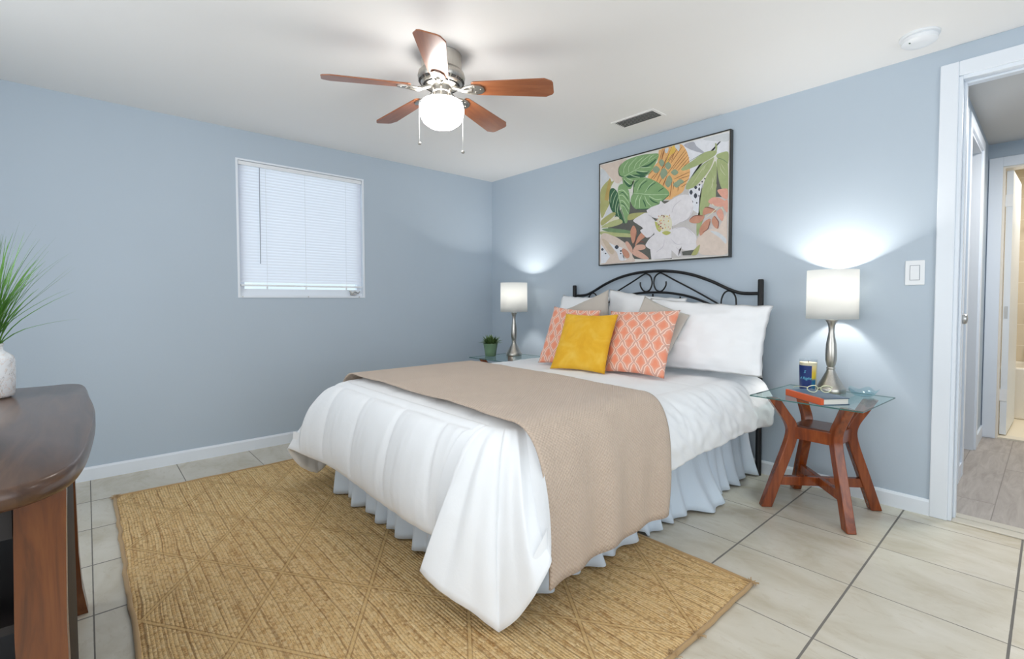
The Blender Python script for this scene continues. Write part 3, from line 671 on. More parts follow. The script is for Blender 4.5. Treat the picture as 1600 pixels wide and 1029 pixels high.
ART=[('grey','s',[521,695,994,569,994,8,518,13]),('dark','s',[255,581,616,519,614,8,447,17,148,53,78,363,151,478]),('pinkbeige','p',[6,992,88,992,245,992,179,938,173,869,211,812,161,777,87,867,23,957]),('palegrey','p',[6,950,46,933,93,842,75,786,10,740,6,865]),('olive','p',[87,831,110,807,133,808,104,755,86,663,50,592,9,600,10,752]),('ochre','p',[81,821,101,828,95,745,74,587,38,594]),('olive','p',[16,469,6,632,91,615,60,532]),('palegrey','s',[91,589,127,507,35,459]),('white','s',[678,992,994,992,993,815,830,825,737,677,730,865]),('palegrey','p',[830,986,990,980,990,918,910,944]),('greyleaf','p',[696,980,760,987,785,941,842,867,805,883,738,930]),('orange','s',[509,992,618,992,616,538,586,529,578,600,488,714,420,770,450,834,499,887]),('orange','p',[523,992,607,992,674,992,708,939,730,865,738,790,738,708,711,637,672,567,521,573]),('rust','l7',[513,883,538,990]),('rust','l7',[532,904,556,989]),('rust','l7',[541,826,607,989]),('rust','l7',[537,822,618,932]),('rust','l7',[532,892,551,992]),('rust','l7',[550,811,607,992]),('rust','l7',[578,857,656,977]),('rust','l7',[601,850,682,969]),('rust','l7',[578,766,708,939]),('rust','l7',[615,793,717,916]),('rust','l7',[637,787,725,887]),('rust','l7',[655,772,734,864]),('rust','l7',[677,776,736,832]),('rust','l7',[628,705,738,739]),('rust','l7',[659,697,738,708]),('rust','l7',[672,646,737,682]),('rust','l7',[681,623,720,645]),('rust','l7',[545,666,573,745]),('rust','l7',[605,620,612,698]),('rust','l7',[621,616,623,685]),('rust','l7',[654,592,659,644]),('rust','l7',[522,786,569,913]),('rust','l7',[522,851,542,965]),('rust','l7',[606,870,634,963]),('rust','l8',[425,791,465,825]),('rust','l8',[450,751,484,787]),('rust','l8',[469,741,518,816]),('rust','l8',[493,713,527,797]),('rust','l8',[541,668,574,747]),('rust','l8',[596,554,612,689]),('rust','l8',[512,692,532,731]),('gold','p',[609,992,634,990,629,938,593,917,574,858,565,866]),('sage','p',[509,884,530,905,551,872,530,851]),('sage','p',[558,837,581,863,604,824,581,799]),('sage','p',[460,832,489,857,518,816,489,791]),('sage','p',[520,777,541,820,562,766,541,723]),('sage','p',[559,686,583,718,606,674,582,642]),('sage','p',[557,841,581,867,604,828,580,803]),('sage','p',[603,770,631,789,657,755,630,736]),('sage','p',[522,786,550,822,578,771,550,735]),('sage','p',[568,709,592,746,614,697,591,660]),('sage','p',[646,679,672,693,699,666,672,651]),('sage','p',[513,876,532,903,551,865,532,838]),('sage','p',[619,659,646,679,672,646,645,626]),('palegrey','p',[556,988,584,990,574,950,560,954]),('palegrey','p',[629,992,665,990,660,939,643,960]),('leaf','p',[682,785,755,827,838,873,905,869,919,858,905,827,829,790,738,765,690,762]),('leaf','l22',[911,850,915,888,910,927]),('leaf','p',[917,829,948,839,991,830,991,738,970,764,925,802]),('leaf','p',[737,672,805,756,890,812,901,804,877,731,829,659,771,602,716,595,716,636]),('dark','s',[921,759,991,719,990,473,908,490]),('leaf','p',[909,782,920,719,916,548,908,466,828,442,824,534,845,650,885,729]),('leaf','p',[829,583,918,599,898,492,848,364,796,183,791,311,812,358,802,436,808,530]),('leaf','p',[921,793,970,764,991,719,990,497,950,555,928,668]),('darkleaf','l5',[734,828,830,870]),('darkleaf','l5',[737,672,805,756,870,803]),('darkleaf','l6',[921,803,955,783,989,744]),('cream','l4',[911,801,869,713,829,644]),('cream','l3',[870,788,829,744,754,621]),('cream','l3',[845,760,829,724]),('cream','l3',[893,652,896,553]),('cream','l3',[940,743,947,702,977,645]),('cream','l3',[947,751,970,696]),('cream','l3',[909,663,881,556]),('white','s',[735,592,777,601,829,620,808,511,802,373,734,436]),('ink','p',[738,565,750,583,761,560,750,542]),('ink','p',[768,529,781,550,793,524,781,504]),('ink','p',[771,599,781,612,792,594,781,582]),('ink','p',[799,578,806,593,812,575,805,560]),('ink','p',[746,481,756,495,765,477,756,462]),('ink','p',[784,466,790,473,795,464,790,458]),('ink','p',[802,614,807,622,812,612,807,604]),('ink','p',[800,523,804,529,808,521,804,514]),('ink','p',[820,636,825,642,830,633,825,627]),('ink','p',[803,614,808,621,813,612,808,606]),('ink','p',[838,656,843,663,848,654,843,648]),('green','p',[173,893,184,937,245,978,361,989,461,975,509,955,489,890,440,809,370,772,302,766,286,701,254,708,216,752,211,812,184,848]),('lightvein','l6',[172,727,200,815,255,841,360,882,509,950]),('darkgreen','l40',[238,817,308,810,405,785]),('darkgreen','l34',[329,845,390,811,435,822]),('darkgreen','l30',[222,791,265,729,297,738]),('darkgreen','l26',[360,876,431,879,489,917]),('darkgreen','l12',[173,893,184,848,222,827]),('lightvein','l7',[222,856,222,908,261,967]),('lightvein','l7',[265,856,266,914,335,980]),('lightvein','l7',[308,873,329,925,391,969]),('lightvein','l7',[355,889,370,924,441,970]),('lightvein','l7',[426,914,441,943,470,961]),('lightvein','l8',[271,837,308,810,359,785]),('lightvein','l8',[318,859,360,842,435,816]),('lightvein','l8',[360,876,401,865,450,857]),('lightvein','l7',[222,809,243,774,281,736]),('lightvein','l7',[238,822,265,792,307,770]),('darkgreen','p',[98,732,132,736,166,687,182,607,182,524,209,460,236,379,198,409,136,485,97,564,89,662]),('lightvein','l6',[166,711,182,612,193,522,236,379]),('lightvein','l8',[144,722,109,670,103,599]),('lightvein','l8',[160,688,132,623,120,547]),('lightvein','l8',[171,644,148,560,148,500]),('lightvein','l8',[179,583,165,515,181,447]),('green','p',[172,739,200,762,238,747,265,682,275,593,274,507,247,378,215,471,182,583,169,669]),('lightvein','l6',[169,704,188,605,209,507,241,379]),('lightvein','l9',[177,655,216,647,269,565]),('lightvein','l9',[172,703,216,699,259,637]),('lightvein','l9',[185,606,221,593,269,508]),('lightvein','l9',[199,556,231,538,263,462]),('darkgreen','l10',[183,671,216,676,264,601]),('darkgreen','l10',[193,581,221,563,263,480]),('green','p',[302,731,328,771,400,775,488,719,555,649,594,581,545,537,497,498,434,482,332,496,285,562,286,620,307,661]),('lightvein','l6',[259,669,359,635,459,605,591,581]),('darkgreen','l12',[354,673,374,714,420,742]),('darkgreen','l12',[420,658,444,686,488,708]),('darkgreen','l12',[312,706,318,739,349,765]),('darkgreen','l12',[507,622,526,634,550,645]),('darkgreen','l14',[332,496,434,482,502,502,591,576]),('darkgreen','l16',[384,576,399,539,409,504]),('darkgreen','l16',[439,576,468,542,507,518]),('lightvein','l9',[348,629,327,582,317,522]),('lightvein','l9',[374,618,358,576,358,502]),('lightvein','l9',[399,607,419,547,453,501]),('lightvein','l9',[434,599,488,555,535,550]),('lightvein','l7',[333,655,359,718,410,761]),('lightvein','l7',[399,635,435,688,474,723]),('olive','p',[16,443,115,503,151,484,90,431,22,391]),('cream','p',[90,431,156,458,180,429,90,406]),('olivegreen','p',[16,373,90,412,186,428,209,387,114,364]),('olive','p',[266,457,343,462,428,446,375,426,266,403]),('greenblade','p',[22,352,90,355,208,326,299,294,287,278,120,307]),('olivegreen','p',[15,334,150,303,287,272,298,240,149,265,15,302]),('pinkbeige','p',[15,295,126,275,219,207,287,138,297,71,319,8,206,8,13,8]),('white','s',[12,206,46,157,100,75,57,15,10,12]),('white','p',[89,210,143,178,219,139,218,59,252,32,189,31,166,101,137,141]),('beige','p',[21,256,77,224,137,129,119,93,82,134]),('ink','p',[14,154,27,167,39,151,27,138]),('ink','p',[49,110,58,116,66,108,58,103]),('ink','p',[142,163,161,182,179,159,160,140]),('ink','p',[189,121,198,128,208,119,198,111]),('ink','p',[190,96,197,103,204,94,197,88]),('terra','p',[303,179,284,248,282,303,307,348,332,302,329,236]),('terra','p',[320,153,342,228,375,272,414,278,406,232,369,201,342,175]),('terrapink','p',[236,193,259,202,298,137,297,89,264,129]),('terra','p',[207,134,230,138,264,104,275,61,252,44,218,84]),('terrapink','p',[303,107,331,158,395,157,406,120,347,108]),('terrapink','p',[297,95,341,109,400,68,437,23,384,28,319,63]),('maroon','l10',[350,174,374,189,401,174]),('maroon','l8',[298,155,320,195,332,284]),('whitepetal','p',[305,396,365,434,418,448,464,393,490,343,479,258,427,218,396,245,364,291,386,312,343,354]),('whitepetal','s',[415,472,455,494,511,506,536,524,560,496,616,525,615,368,495,382,464,399,428,429]),('whitepetal','p',[521,525,556,504,608,527,670,554,735,540,766,456,760,393,728,340,668,317,624,298,519,286]),('whitepetal','p',[635,276,707,272,760,226,791,171,785,82,711,76,645,122,612,186,589,243]),('whitepetal','p',[417,172,453,220,509,242,558,184,548,123,498,76,447,110,411,143]),('whitepetal','s',[447,110,498,76,558,156,615,194,614,15,457,16]),('whitepetal','s',[519,273,589,243,612,180,689,111,667,81,684,33,662,22,611,86,605,13,518,20]),('whitepetal','s',[479,362,615,368,615,194,558,179,479,234]),('lilac','l6',[613,413,630,470,680,512]),('lilac','l5',[668,317,734,346,766,443]),('lilac','l6',[635,270,707,272,770,199]),('lilac','l5',[606,187,645,136,690,131]),('lilac','l5',[645,109,673,67,689,33]),('lilac','l6',[428,429,454,407,469,375]),('lilac','l6',[493,77,548,123,558,184]),('lilac','l5',[427,218,453,226,479,240]),('cream','p',[500,359,530,405,593,388,615,323,602,263,549,259,509,288]),('limegreen','p',[482,356,505,340,529,285,524,257,499,284]),('limegreen','p',[539,249,573,259,607,240,573,222]),('pinkbeige','p',[522,394,527,400,532,392,527,386]),('maroon','p',[550,390,555,396,560,389,555,383]),('maroon','p',[540,288,545,294,550,287,545,281]),('terrapink','p',[520,339,525,345,530,338,525,332]),('terrapink','p',[583,293,588,299,593,292,588,286]),('terrapink','p',[519,290,524,296,529,289,524,282]),('terrapink','p',[586,371,591,377,595,370,591,364]),('terrapink','p',[528,296,533,302,538,295,533,289]),('pinkbeige','p',[505,333,510,339,515,331,510,325]),('pinkbeige','p',[553,379,558,385,563,377,558,371]),('gold','p',[527,287,532,293,537,285,532,279]),('terrapink','p',[590,394,595,400,600,392,595,386]),('gold','p',[560,290,565,296,570,288,565,282]),('terrapink','p',[517,354,522,360,527,352,522,346]),('terrapink','p',[544,382,549,388,554,381,549,375]),('maroon','p',[524,306,529,312,534,304,529,298]),('terrapink','p',[500,331,505,337,510,329,505,323]),('terrapink','p',[554,320,559,326,564,318,559,312]),('maroon','p',[511,323,516,329,521,322,516,316]),('pinkbeige','p',[542,378,547,384,552,376,547,370]),('gold','p',[527,361,532,367,536,359,531,353]),('terrapink','p',[531,335,536,341,541,333,536,327]),('terra','p',[507,401,512,407,517,400,512,394]),('terra','p',[527,332,532,339,536,331,531,325]),('terrapink','p',[508,291,514,297,518,289,513,283]),('maroon','p',[548,397,552,403,557,395,552,389]),('terrapink','p',[596,275,601,281,605,274,601,268]),('terra','p',[497,374,502,380,507,373,502,367]),('gold','p',[583,345,588,351,592,343,588,337]),('gold','p',[572,388,577,394,582,386,577,380]),('terra','p',[517,351,522,357,527,350,522,344]),('terra','p',[523,331,528,337,533,329,528,323]),('maroon','p',[533,403,538,409,543,402,538,396]),('terrapink','p',[547,356,552,362,557,355,552,349]),('pinkbeige','p',[796,163,837,209,897,232,959,186,992,133,992,18,896,15,816,34,791,119]),('pinkbeige','s',[887,258,936,226,988,352,992,109,926,197]),('palegrey','p',[882,215,936,195,983,140,983,98,945,151]),('olive','p',[748,34,780,76,816,110,795,30]),('dark','s',[689,65,775,70,754,27,695,32]),('coral','p',[868,455,893,487,937,477,975,439,956,400,917,414]),('coral','p',[927,541,961,545,991,532,991,460,970,464,942,501]),('coral','p',[960,430,991,448,991,351,970,385]),('coral','p',[922,364,951,383,969,331,960,284,936,318]),('terra','p',[838,404,868,417,917,383,912,365,868,361,833,355]),('terra','p',[739,326,771,359,828,355,843,334,812,295,760,300]),('terra','p',[817,186,812,244,848,302,883,315,877,259,847,214]),('terra','p',[892,307,912,334,936,281,936,232,917,235,897,269]),('maroon','l9',[843,416,868,411,917,383]),('maroon','l9',[744,331,776,358,833,348]),('maroon','l9',[832,210,867,236,880,296]),('maroon','l9',[907,335,936,281,929,227]),('cream','l10',[858,331,898,368,941,409]),('cream','l10',[893,437,908,416]),('cream','l10',[951,401,970,361])]
def art_mesh():
    bm = bmesh.new(); keys = list(ARTC); w, h = 2 * (w2 - f), 2 * (h2 - f)
    def P3(u, v, d): return Vector((-w / 2 + u / 1000 * w, d, -h / 2 + v / 1000 * h))
    box(bm, -w / 2, w / 2, -PT + .004, -.004, -h / 2, h / 2)
    d = -PT + .004
    for c, kd, q in ART:
        d -= .000012
        pts = [(q[i], q[i + 1]) for i in range(0, len(q), 2)]
        if kd[0] == 'l':
            wd = float(kd[1:]) * .26
            cv = catmull([(x, y, 0) for x, y in pts], 5) if len(pts) > 2 else [Vector((pts[0][0] + (pts[1][0] - pts[0][0]) * t / 4, pts[0][1] + (pts[1][1] - pts[0][1]) * t / 4, 0)) for t in range(5)]
            L, R = [], []
            for i, p in enumerate(cv):
                t = (cv[min(i + 1, len(cv) - 1)] - cv[max(i - 1, 0)]); t.x *= w; t.y *= h
                if t.length < 1e-6: continue
                t.normalize(); k = wd * (0.35 + 0.75 * sin(pi * min(1, (i + .8) / (len(cv) + .6))))
                L.append((p.x - t.y * k, p.y + t.x * k * w / h)); R.append((p.x + t.y * k, p.y - t.x * k * w / h))
            cl = lambda p: (min(998, max(2, p[0])), min(998, max(2, p[1])))
            for i in range(len(L) - 1):
                vs = [bm.verts.new(P3(*cl(p), d)) for p in (L[i], R[i], R[i + 1], L[i + 1])]
                fc_ = bm.faces.new(vs); fc_.material_index = keys.index(c) + 1
            continue
        if kd == 'p': pts = [(p.x, p.y) for p in catmull([(x, y, 0) for x, y in pts], 5, True)]
        pts = [(min(998, max(2, a)), min(998, max(2, b))) for a, b in pts]
        cl2 = []
        for p in pts:
            if not cl2 or abs(p[0] - cl2[-1][0]) + abs(p[1] - cl2[-1][1]) > .5: cl2.append(p)
        if len(cl2) < 3: continue
        vs = [bm.verts.new(P3(a, b, d)) for a, b in cl2]
        try:
            fc_ = bm.faces.new(vs); fc_.material_index = keys.index(c) + 1
            bmesh.ops.triangulate(bm, faces=[fc_])
        except Exception: pass
    me = bpy.data.meshes.new('canvas'); bm.to_mesh(me); bm.free()
    me.materials.append(plain('canvas_ground', (222, 220, 214), .7))
    for k in keys:
        g = NT('paint_' + k); c = ARTC[k]; n = g.noise(g.coord(), 26, 4, .6, .6)
        g.base(g.mix(n, rgb(*[max(0, x - 14) for x in c]), rgb(*[min(255, x + 14) for x in c]))); g.p(Roughness=.6); me.materials.append(g.m)
    o = bpy.data.objects.new('canvas', me); COL.objects.link(o); o.parent = pic
    return o
art_mesh()

# ------------------------------------------------------------------ bed
HBY = -.05; BXL, BXR = 1.134, 2.591; BC = (BXL + BXR) / 2
bed = thing('bed', 'black metal bed frame with arched scrollwork headboard against the right wall', 'bed', (BC, HBY, 0))
for s in (-1, 1):
    bm = bmesh.new(); lathe(bm, [(.0165, 0.001), (.0165, 1.158), (.013, 1.163)], s * (BXR - BC), 0, 20, True, True)
    link_bm('post', bm, MT['black'], bed, smooth=40)
def sym(pts): return [(-x, 0, z) for x, z in pts[::-1] if x > 0] + [(x, 0, z) for x, z in pts]
bm = bmesh.new(); tube(bm, catmull(sym([(0, 1.243), (.15, 1.235), (.29, 1.208), (.42, 1.163), (.53, 1.112), (.60, 1.086), (.66, 1.080), (.72, 1.080)]), 6), .010, 12); link_bm('top_arch', bm, MT['black'], bed, smooth=180)
bm = bmesh.new(); tube(bm, catmull(sym([(0, 1.096), (.15, 1.088), (.30, 1.058), (.45, 1.000), (.60, .93), (.715, .90)]), 6), .008, 12); link_bm('lower_arch', bm, MT['black'], bed, smooth=180)
for s in (-1, 1):
    bm = bmesh.new()
    tube(bm, catmull([(s * -x, 0, z) for x, z in ((.103, 1.170), (.101, 1.140), (.078, 1.110), (.050, 1.102), (.022, 1.118), (.007, 1.160), (.018, 1.205), (.050, 1.227), (.080, 1.222), (.16, 1.18), (.30, 1.11), (.44, 1.035), (.50, 1.0))], 6), .0055, 10)
    link_bm('scroll', bm, MT['black'], bed, smooth=180)
    bm = bmesh.new()
    tube(bm, catmull([(s * x, 0, z) for x, z in ((.490, .98), (.492, 1.04), (.508, 1.082), (.535, 1.098), (.562, 1.088), (.580, 1.06), (.585, 1.02), (.585, .94))], 6), .005, 10)
    link_bm('small_scroll', bm, MT['black'], bed, smooth=180)
bm = bmesh.new(); tube(bm, [(-.72, 0, .62), (.72, 0, .62)], .009, 10); link_bm('lower_rail', bm, MT['black'], bed, smooth=180)
for k in range(7):
    x = -.63 + k * .21; zt_ = 1.096 - .5 * x * x * .95
    bm = bmesh.new(); tube(bm, [(x, 0, .62), (x, 0, zt_ - (.01 if abs(x) < .5 else .015))], .0055, 8); link_bm('spindle', bm, MT['black'], bed, smooth=180)
for s in (-1, 1):
    link_bm('side_rail', boxes((s * .60 - .02, s * .60 + .02, -1.86, -.02, .145, .185)), MT['black'], bed)
    for yy in (-.4, -1.8):
        bm = bmesh.new(); lathe(bm, [(.018, .016 if yy < -1 else .001), (.018, .146)], s * .58, yy, 14, True, True); link_bm('leg', bm, MT['black'], bed, smooth=40)
link_bm('cross_rail', boxes((-.58, .58, -1.84, -1.80, .145, .18)), MT['black'], bed)

def rounded_box(x0, x1, y0, y1, z0, z1, r, seg=4):
    bm = boxes((x0, x1, y0, y1, z0, z1)); bmesh.ops.bevel(bm, geom=bm.edges[:], offset=r, segments=seg, profile=.5, affect='EDGES'); return bm
o = link_bm('box_spring', rounded_box(1.145, 2.49, -1.955, -.09, .187, .335, .03), MT['mattress'], smooth=50); tag(o, 'box spring under the mattress, hidden behind the pale ruffled bed skirt', 'box spring')
o = link_bm('mattress', rounded_box(1.145, 2.505, -1.955, -.09, .337, .575, .05), MT['mattress'], smooth=50); tag(o, 'white mattress beneath the white comforter on the bed', 'mattress')

# bed skirt: gathered strip hanging from the box spring
def skirt():
    path = []
    x0, x1, yf, yh = 1.115, 2.515, -1.995, -.075
    def seg(a, b, n):
        for i in range(n): t = i / n; path.append((a[0] + (b[0] - a[0]) * t, a[1] + (b[1] - a[1]) * t))
    seg((x0, yh), (x0, yf + .03), 150); seg((x0 + .03, yf), (x1 - .03, yf), 170); seg((x1, yf + .03), (x1, yh), 220); path.append((x1, yh))
    n = len(path); bm = bmesh.new(); rows = []; s = 0; S_ = [0]
    for i in range(1, n): s += math.dist(path[i], path[i - 1]); S_.append(s)
    for j in range(13):
        t = j / 12; row = []
        for i, (x, y) in enumerate(path):
            a, b = path[max(i - 2, 0)], path[min(i + 2, n - 1)]
            tx, ty = b[0] - a[0], b[1] - a[1]; L = math.hypot(tx, ty) or 1; nx, ny = ty / L, -tx / L      # outward
            if (x - 1.8) * nx + (y + 1.0) * ny < 0: nx, ny = -nx, -ny
            u = S_[i]; right = x > 2.45 and y > -1.95
            k = 1.0 if not right else 1.0
            ph = u * 2 * pi / .115 + 1.6 * nz(u * 3.1, 5) * 4
            w = (sin(ph) * .55 + .45 * sin(ph * .53 + 1.3 + 2 * nz(u * 2, 1))) * (.006 + .030 * t ** 1.2)
            fl = (.012 + .045 * t * t if right else .004 + .012 * t)
            if right: fl += .055 * t * t * max(0, nz(u * 2.3, 9)) * 2
            small = .003 * sin(u * 2 * pi / .021) * (1 - t)
            zt0 = .335; onrug = (y < -1.2)
            zbot = (.020 if onrug else .006) + .006 * (1 + sin(ph * .5))
            row.append(bm.verts.new((x + nx * (w + fl + small), y + ny * (w + fl + small), zt0 + (zbot - zt0) * t)))
        rows.append(row)
    grid_faces(bm, rows)
    o = link_bm('bed_skirt', bm, MT['skirt'], smooth=180)
    m = o.modifiers.new('s', 'SOLIDIFY'); m.thickness = .002
    tag(o, 'pale white ruffled bed skirt hanging to the floor around the bed', 'bed skirt')
skirt()

# comforter: loft from the mattress rim to a hand-placed hem
ZT = .600
ST = [  # rim x, y ; hem x, y, z ; rows follow the path left side > foot > right side
    (1.16, -.12, .965, -.10, .34), (1.16, -.7, .955, -.7, .33), (1.16, -1.3, .95, -1.3, .30), (1.16, -1.70, .93, -1.72, .24), (1.16, -1.84, .90, -1.92, .12),
    (1.175, -1.90, .885, -2.03, .045), (1.19, -1.925, .905, -2.13, .12), (1.21, -1.94, .955, -2.195, .235), (1.27, -1.95, 1.10, -2.155, .225), (1.40, -1.95, 1.36, -2.135, .236), (1.67, -1.95, 1.66, -2.135, .236), (1.96, -1.95, 1.965, -2.135, .228),
    (2.17, -1.95, 2.13, -2.13, .222), (2.29, -1.95, 2.25, -2.12, .218), (2.38, -1.95, 2.325, -2.105, .215), (2.415, -1.95, 2.35, -2.115, .19), (2.44, -1.948, 2.375, -2.20, .155), (2.455, -1.945, 2.46, -2.185, .118),
    (2.475, -1.94, 2.56, -2.125, .070), (2.487, -1.93, 2.635, -2.082, .026), (2.497, -1.92, 2.70, -2.055, .095), (2.505, -1.90, 2.755, -2.025, .20), (2.51, -1.87, 2.765, -1.985, .265), (2.512, -1.82, 2.70, -1.93, .29), (2.515, -1.7, 2.69, -1.75, .30),
    (2.515, -1.45, 2.69, -1.45, .32), (2.515, -1.2, 2.70, -1.20, .333), (2.515, -.95, 2.70, -.95, .350), (2.515, -.6, 2.70, -.60, .352), (2.515, -.36, 2.705, -.35, .358), (2.515, -.2, 2.715, -.20, .355), (2.515, -.12, 2.69, -.12, .385)]
SHARP = [ST[5], ST[16], ST[19]]
def smooth_chain(arr, k):
    n = len(arr); out = []
    for i in range(n - 1):
        a, b, c, d = arr[max(0, i - 1)], arr[i], arr[i + 1], arr[min(n - 1, i + 2)]
        seg = max(3, int(math.dist(b[2:], c[2:]) / k + .5))
        for j in range(seg):
            t = j / seg
            # monotone-ish catmull
            out.append(tuple(0.5 * ((2 * q) + (r_ - p_) * t * .8 + (2 * p_ * .8 - 5 * q * 1 + q * .6 - .0 + 4 * r_ - .6 * r_ - .0 - s_ * .8 + q * .2 * 0) * 0 + 0) if False else
                             (2 * t ** 3 - 3 * t * t + 1) * q + (t ** 3 - 2 * t * t + t) * (r_ - p_) * .42 * (0 if b in SHARP else 1) + (-2 * t ** 3 + 3 * t * t) * r_ + (t ** 3 - t * t) * (s_ - q) * .42 * (0 if c in SHARP else 1)
                             for p_, q, r_, s_ in zip(a, b, c, d)))
    out.append(arr[-1]); return out
def bez(p0, p1, p2, p3, t):
    u = 1 - t; return p0 * u ** 3 + p1 * 3 * u * u * t + p2 * 3 * u * t * t + p3 * t ** 3
SEAMX = [1.0, 1.306, 1.636, 1.963, 2.27, 2.60]; SEAMY = [-1.78, -1.42, -1.06, -.70, -.34, .02]
def puff1(v, seams, ex=6.0):
    for a, b in zip(seams, seams[1:]):
        if a <= v <= b:
            q = (v - a) / (b - a); return .55 * (1 - abs(2 * q - 1) ** 2) + .45 * (1 - abs(2 * q - 1) ** 16)
    return .8
def comforter():
    st = smooth_chain(ST, .010)
    cidx = [i for i, q in enumerate(st) if q[1] < -1.86 and q[0] >= 2.42 and q[3] < -1.98]; bm = bmesh.new(); NR = 40
    cols = []
    for ci, (rx, ry, hx, hy, hz) in enumerate(st):
        R = Vector((rx, ry, ZT)); Hm = Vector((hx, hy, hz)); n = Vector((hx - rx, hy - ry, 0)); nl = n.length; n = n / nl
        foot = (ry < -1.94 and rx < 2.42 and rx > 1.23); cone = (ry < -1.86 and rx >= 2.42 and hy < -1.98)
        lc = ry < -1.80 and rx < 1.25
        cs = (ci - cidx[0]) / (cidx[-1] - cidx[0])
        bulge = .085 if foot else (.09 if cone else (.09 if lc else .15))
        B1 = R + n * bulge + Vector((0, 0, .012)); B2 = Vector((hx, hy, 0)) + Vector((0, 0, .50 if foot else .46)) - n * (.012 if foot else -.012)
        if lc: B2 = Vector((R.x * .4 + hx * .6, R.y * .4 + hy * .6, .46))
        if cone: B2 = Vector((R.x * .5 + hx * .5, R.y * .5 + hy * .5 - .045, .40))
        spine = Vector((1.85, min(-.12, max(-1.25, ry)), ZT + .012))
        c = []
        for j in range(14):       # top, spine to rim
            t = j / 14; p = spine.lerp(R, t); pz = puff1(p.x, SEAMX) * puff1(p.y, SEAMY) * .012
            p.z += pz + .004 * nz(p.x * 6, p.y * 6) + .004 * nz(p.x * 14, p.y * 10, 3)
            c.append(p)
        side = not foot and not cone
        for j in range(NR + 1):
            t = j / NR; p = bez(R, B1, B2, Hm, t)
            d = bez(R, B1, B2, Hm, min(1, t + .02)) - bez(R, B1, B2, Hm, max(0, t - .02)); tan = d.normalized()
            out = (n - tan * n.dot(tan)); out = out.normalized() if out.length > 1e-4 else Vector((0, 0, 1))
            if foot:
                k = puff1(p.x + (p.z - .4) * .12, SEAMX)
                # panel starts below a horizontal seam near the rim, and closes at the hem
                v = max(0, min(1, (t - .22) / .78)); kz = (1 - abs(2 * v - 1) ** 6) if t > .22 else (1 - abs(2 * (t / .22) - 1) ** 2) * .5
                a = .022 * k * kz if t > .22 else .010 * kz
                a += .003 * nz(p.x * 9, p.z * 5, 2) + .0035 * nz(p.x * 30, p.z * 7, 4) * (t > .25)
            elif cone:
                u = (rx - 2.42) / .09
                a = (.012 * sin(cs * 2 * pi * 2.6 + .8) + .006 * sin(cs * 2 * pi * 6 + 2 * t)) * sin(pi * min(1, t * .9)) * t ** .5 + .007 * nz(p.x * 7, p.z * 5, 4) * t + .002 * nz(p.x * 30, p.z * 22, 4)
            else:
                under = -1.98 < p.y < -1.22 and p.x > 2.3
                k = puff1(p.y, SEAMY)
                a = (.004 if under else .014) * k * sin(pi * min(1, t * 1.05))
                if not under:
                    a += .013 * nz(p.y * 7, p.z * 6, 1) * t + .009 * nz(p.y * 22 + p.z * 10, p.z * 18, 2) * min(1, t * 2)
                    a -= .006 * math.exp(-((p.y + .36 + .02 * sin(p.z * 30)) / .022) ** 2) * min(1, t * 3)
                    a -= .012 * math.exp(-((p.y + .74) ** 2 + (p.z - .44) ** 2) / .0012)
            c.append(p + out * a)
        # hem turns under: rounded edge and a short return inside
        e = c[-1]; back = -n
        for q, dz in ((.010, -.008), (.024, -.004), (.032, .010), (.030, .05), (.034, .09)):
            c.append(e + back * q + Vector((0, 0, dz if hz > .06 else max(dz, -.004 + 0))))
        cols.append([bm.verts.new(p) for p in c])
    grid_faces(bm, cols)
    bmesh.ops.remove_doubles(bm, verts=bm.verts[:], dist=.0004)
    o = link_bm('comforter', bm, MT['comforter'], smooth=180)
    tag(o, 'thick white quilted comforter covering the bed, one corner point reaching the rug', 'comforter')
comforter()

# throw blanket across the foot of the bed
def throw():
    bm = bmesh.new(); uvl = bm.loops.layers.uv.new('UVMap'); NW = 60; rows = []; UV = {}
    for i in range(NW + 1):
        w = i / NW
        yt = -1.895 + w * (1.895 - 1.085); yr = -1.94 + w * (1.94 - 1.17); yh = -1.965 + w * (1.965 - 1.29)
        yl = -1.90 + w * (1.90 - 1.085)
        zh = .155 + .035 * w + .004 * sin(w * 17); zl = .30
        lz = ZT + .032
        pts = []
        # left hang
        L0 = Vector((1.16, yl, lz)); LH = Vector((.915, yl - .01, zl))
        for j in range(14, -1, -1): pts.append(bez(L0, L0 + Vector((-.165, 0, .012)), Vector((.905, yl, .48)), LH, j / 14))
        R0 = Vector((2.515, yr, lz))
        for j in range(1, 24):
            t = j / 24; p = L0.lerp(R0, t); p.y = yl + (yr - yl) * (t ** 2.2 if True else t)
            p.z = lz + .006 * nz(p.x * 3, p.y * 3, 8) + .004 * nz(p.x * 10, p.y * 8, 5); pts.append(p)
        RH = Vector((2.722 + .005 * sin(w * 9), yh, zh))
        B1 = R0 + Vector((.158, 0, .014)); B2 = Vector((2.726, yr * .3 + yh * .7, .47))
        for j in range(0, 34):
            t = j / 33; p = bez(R0, B1, B2, RH, t)
            rip = (.009 * sin(w * 2 * pi * 2.3 + .6) + .007 * sin(w * 2 * pi * 4.1 + 2.0)) * t ** 1.5
            if w < .12: rip -= .02 * t * (1 - w / .12) * 0
            p.x += rip + .003 * nz(p.y * 12, p.z * 8, 6); pts.append(p)
        s = 0; row = []
        for j, p in enumerate(pts):
            if j: s += (p - pts[j - 1]).length
            v = bm.verts.new(p); row.append(v); UV[v] = (s, w * .80)
        rows.append(row)
    grid_faces(bm, rows)
    for fc_ in bm.faces:
        for lp in fc_.loops: lp[uvl].uv = UV[lp.vert]
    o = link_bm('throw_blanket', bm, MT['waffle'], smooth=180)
    m = o.modifiers.new('s', 'SOLIDIFY'); m.thickness = .007; m.offset = 1
    tag(o, 'beige waffle-weave throw blanket laid across the lower half of the bed', 'blanket')
throw()

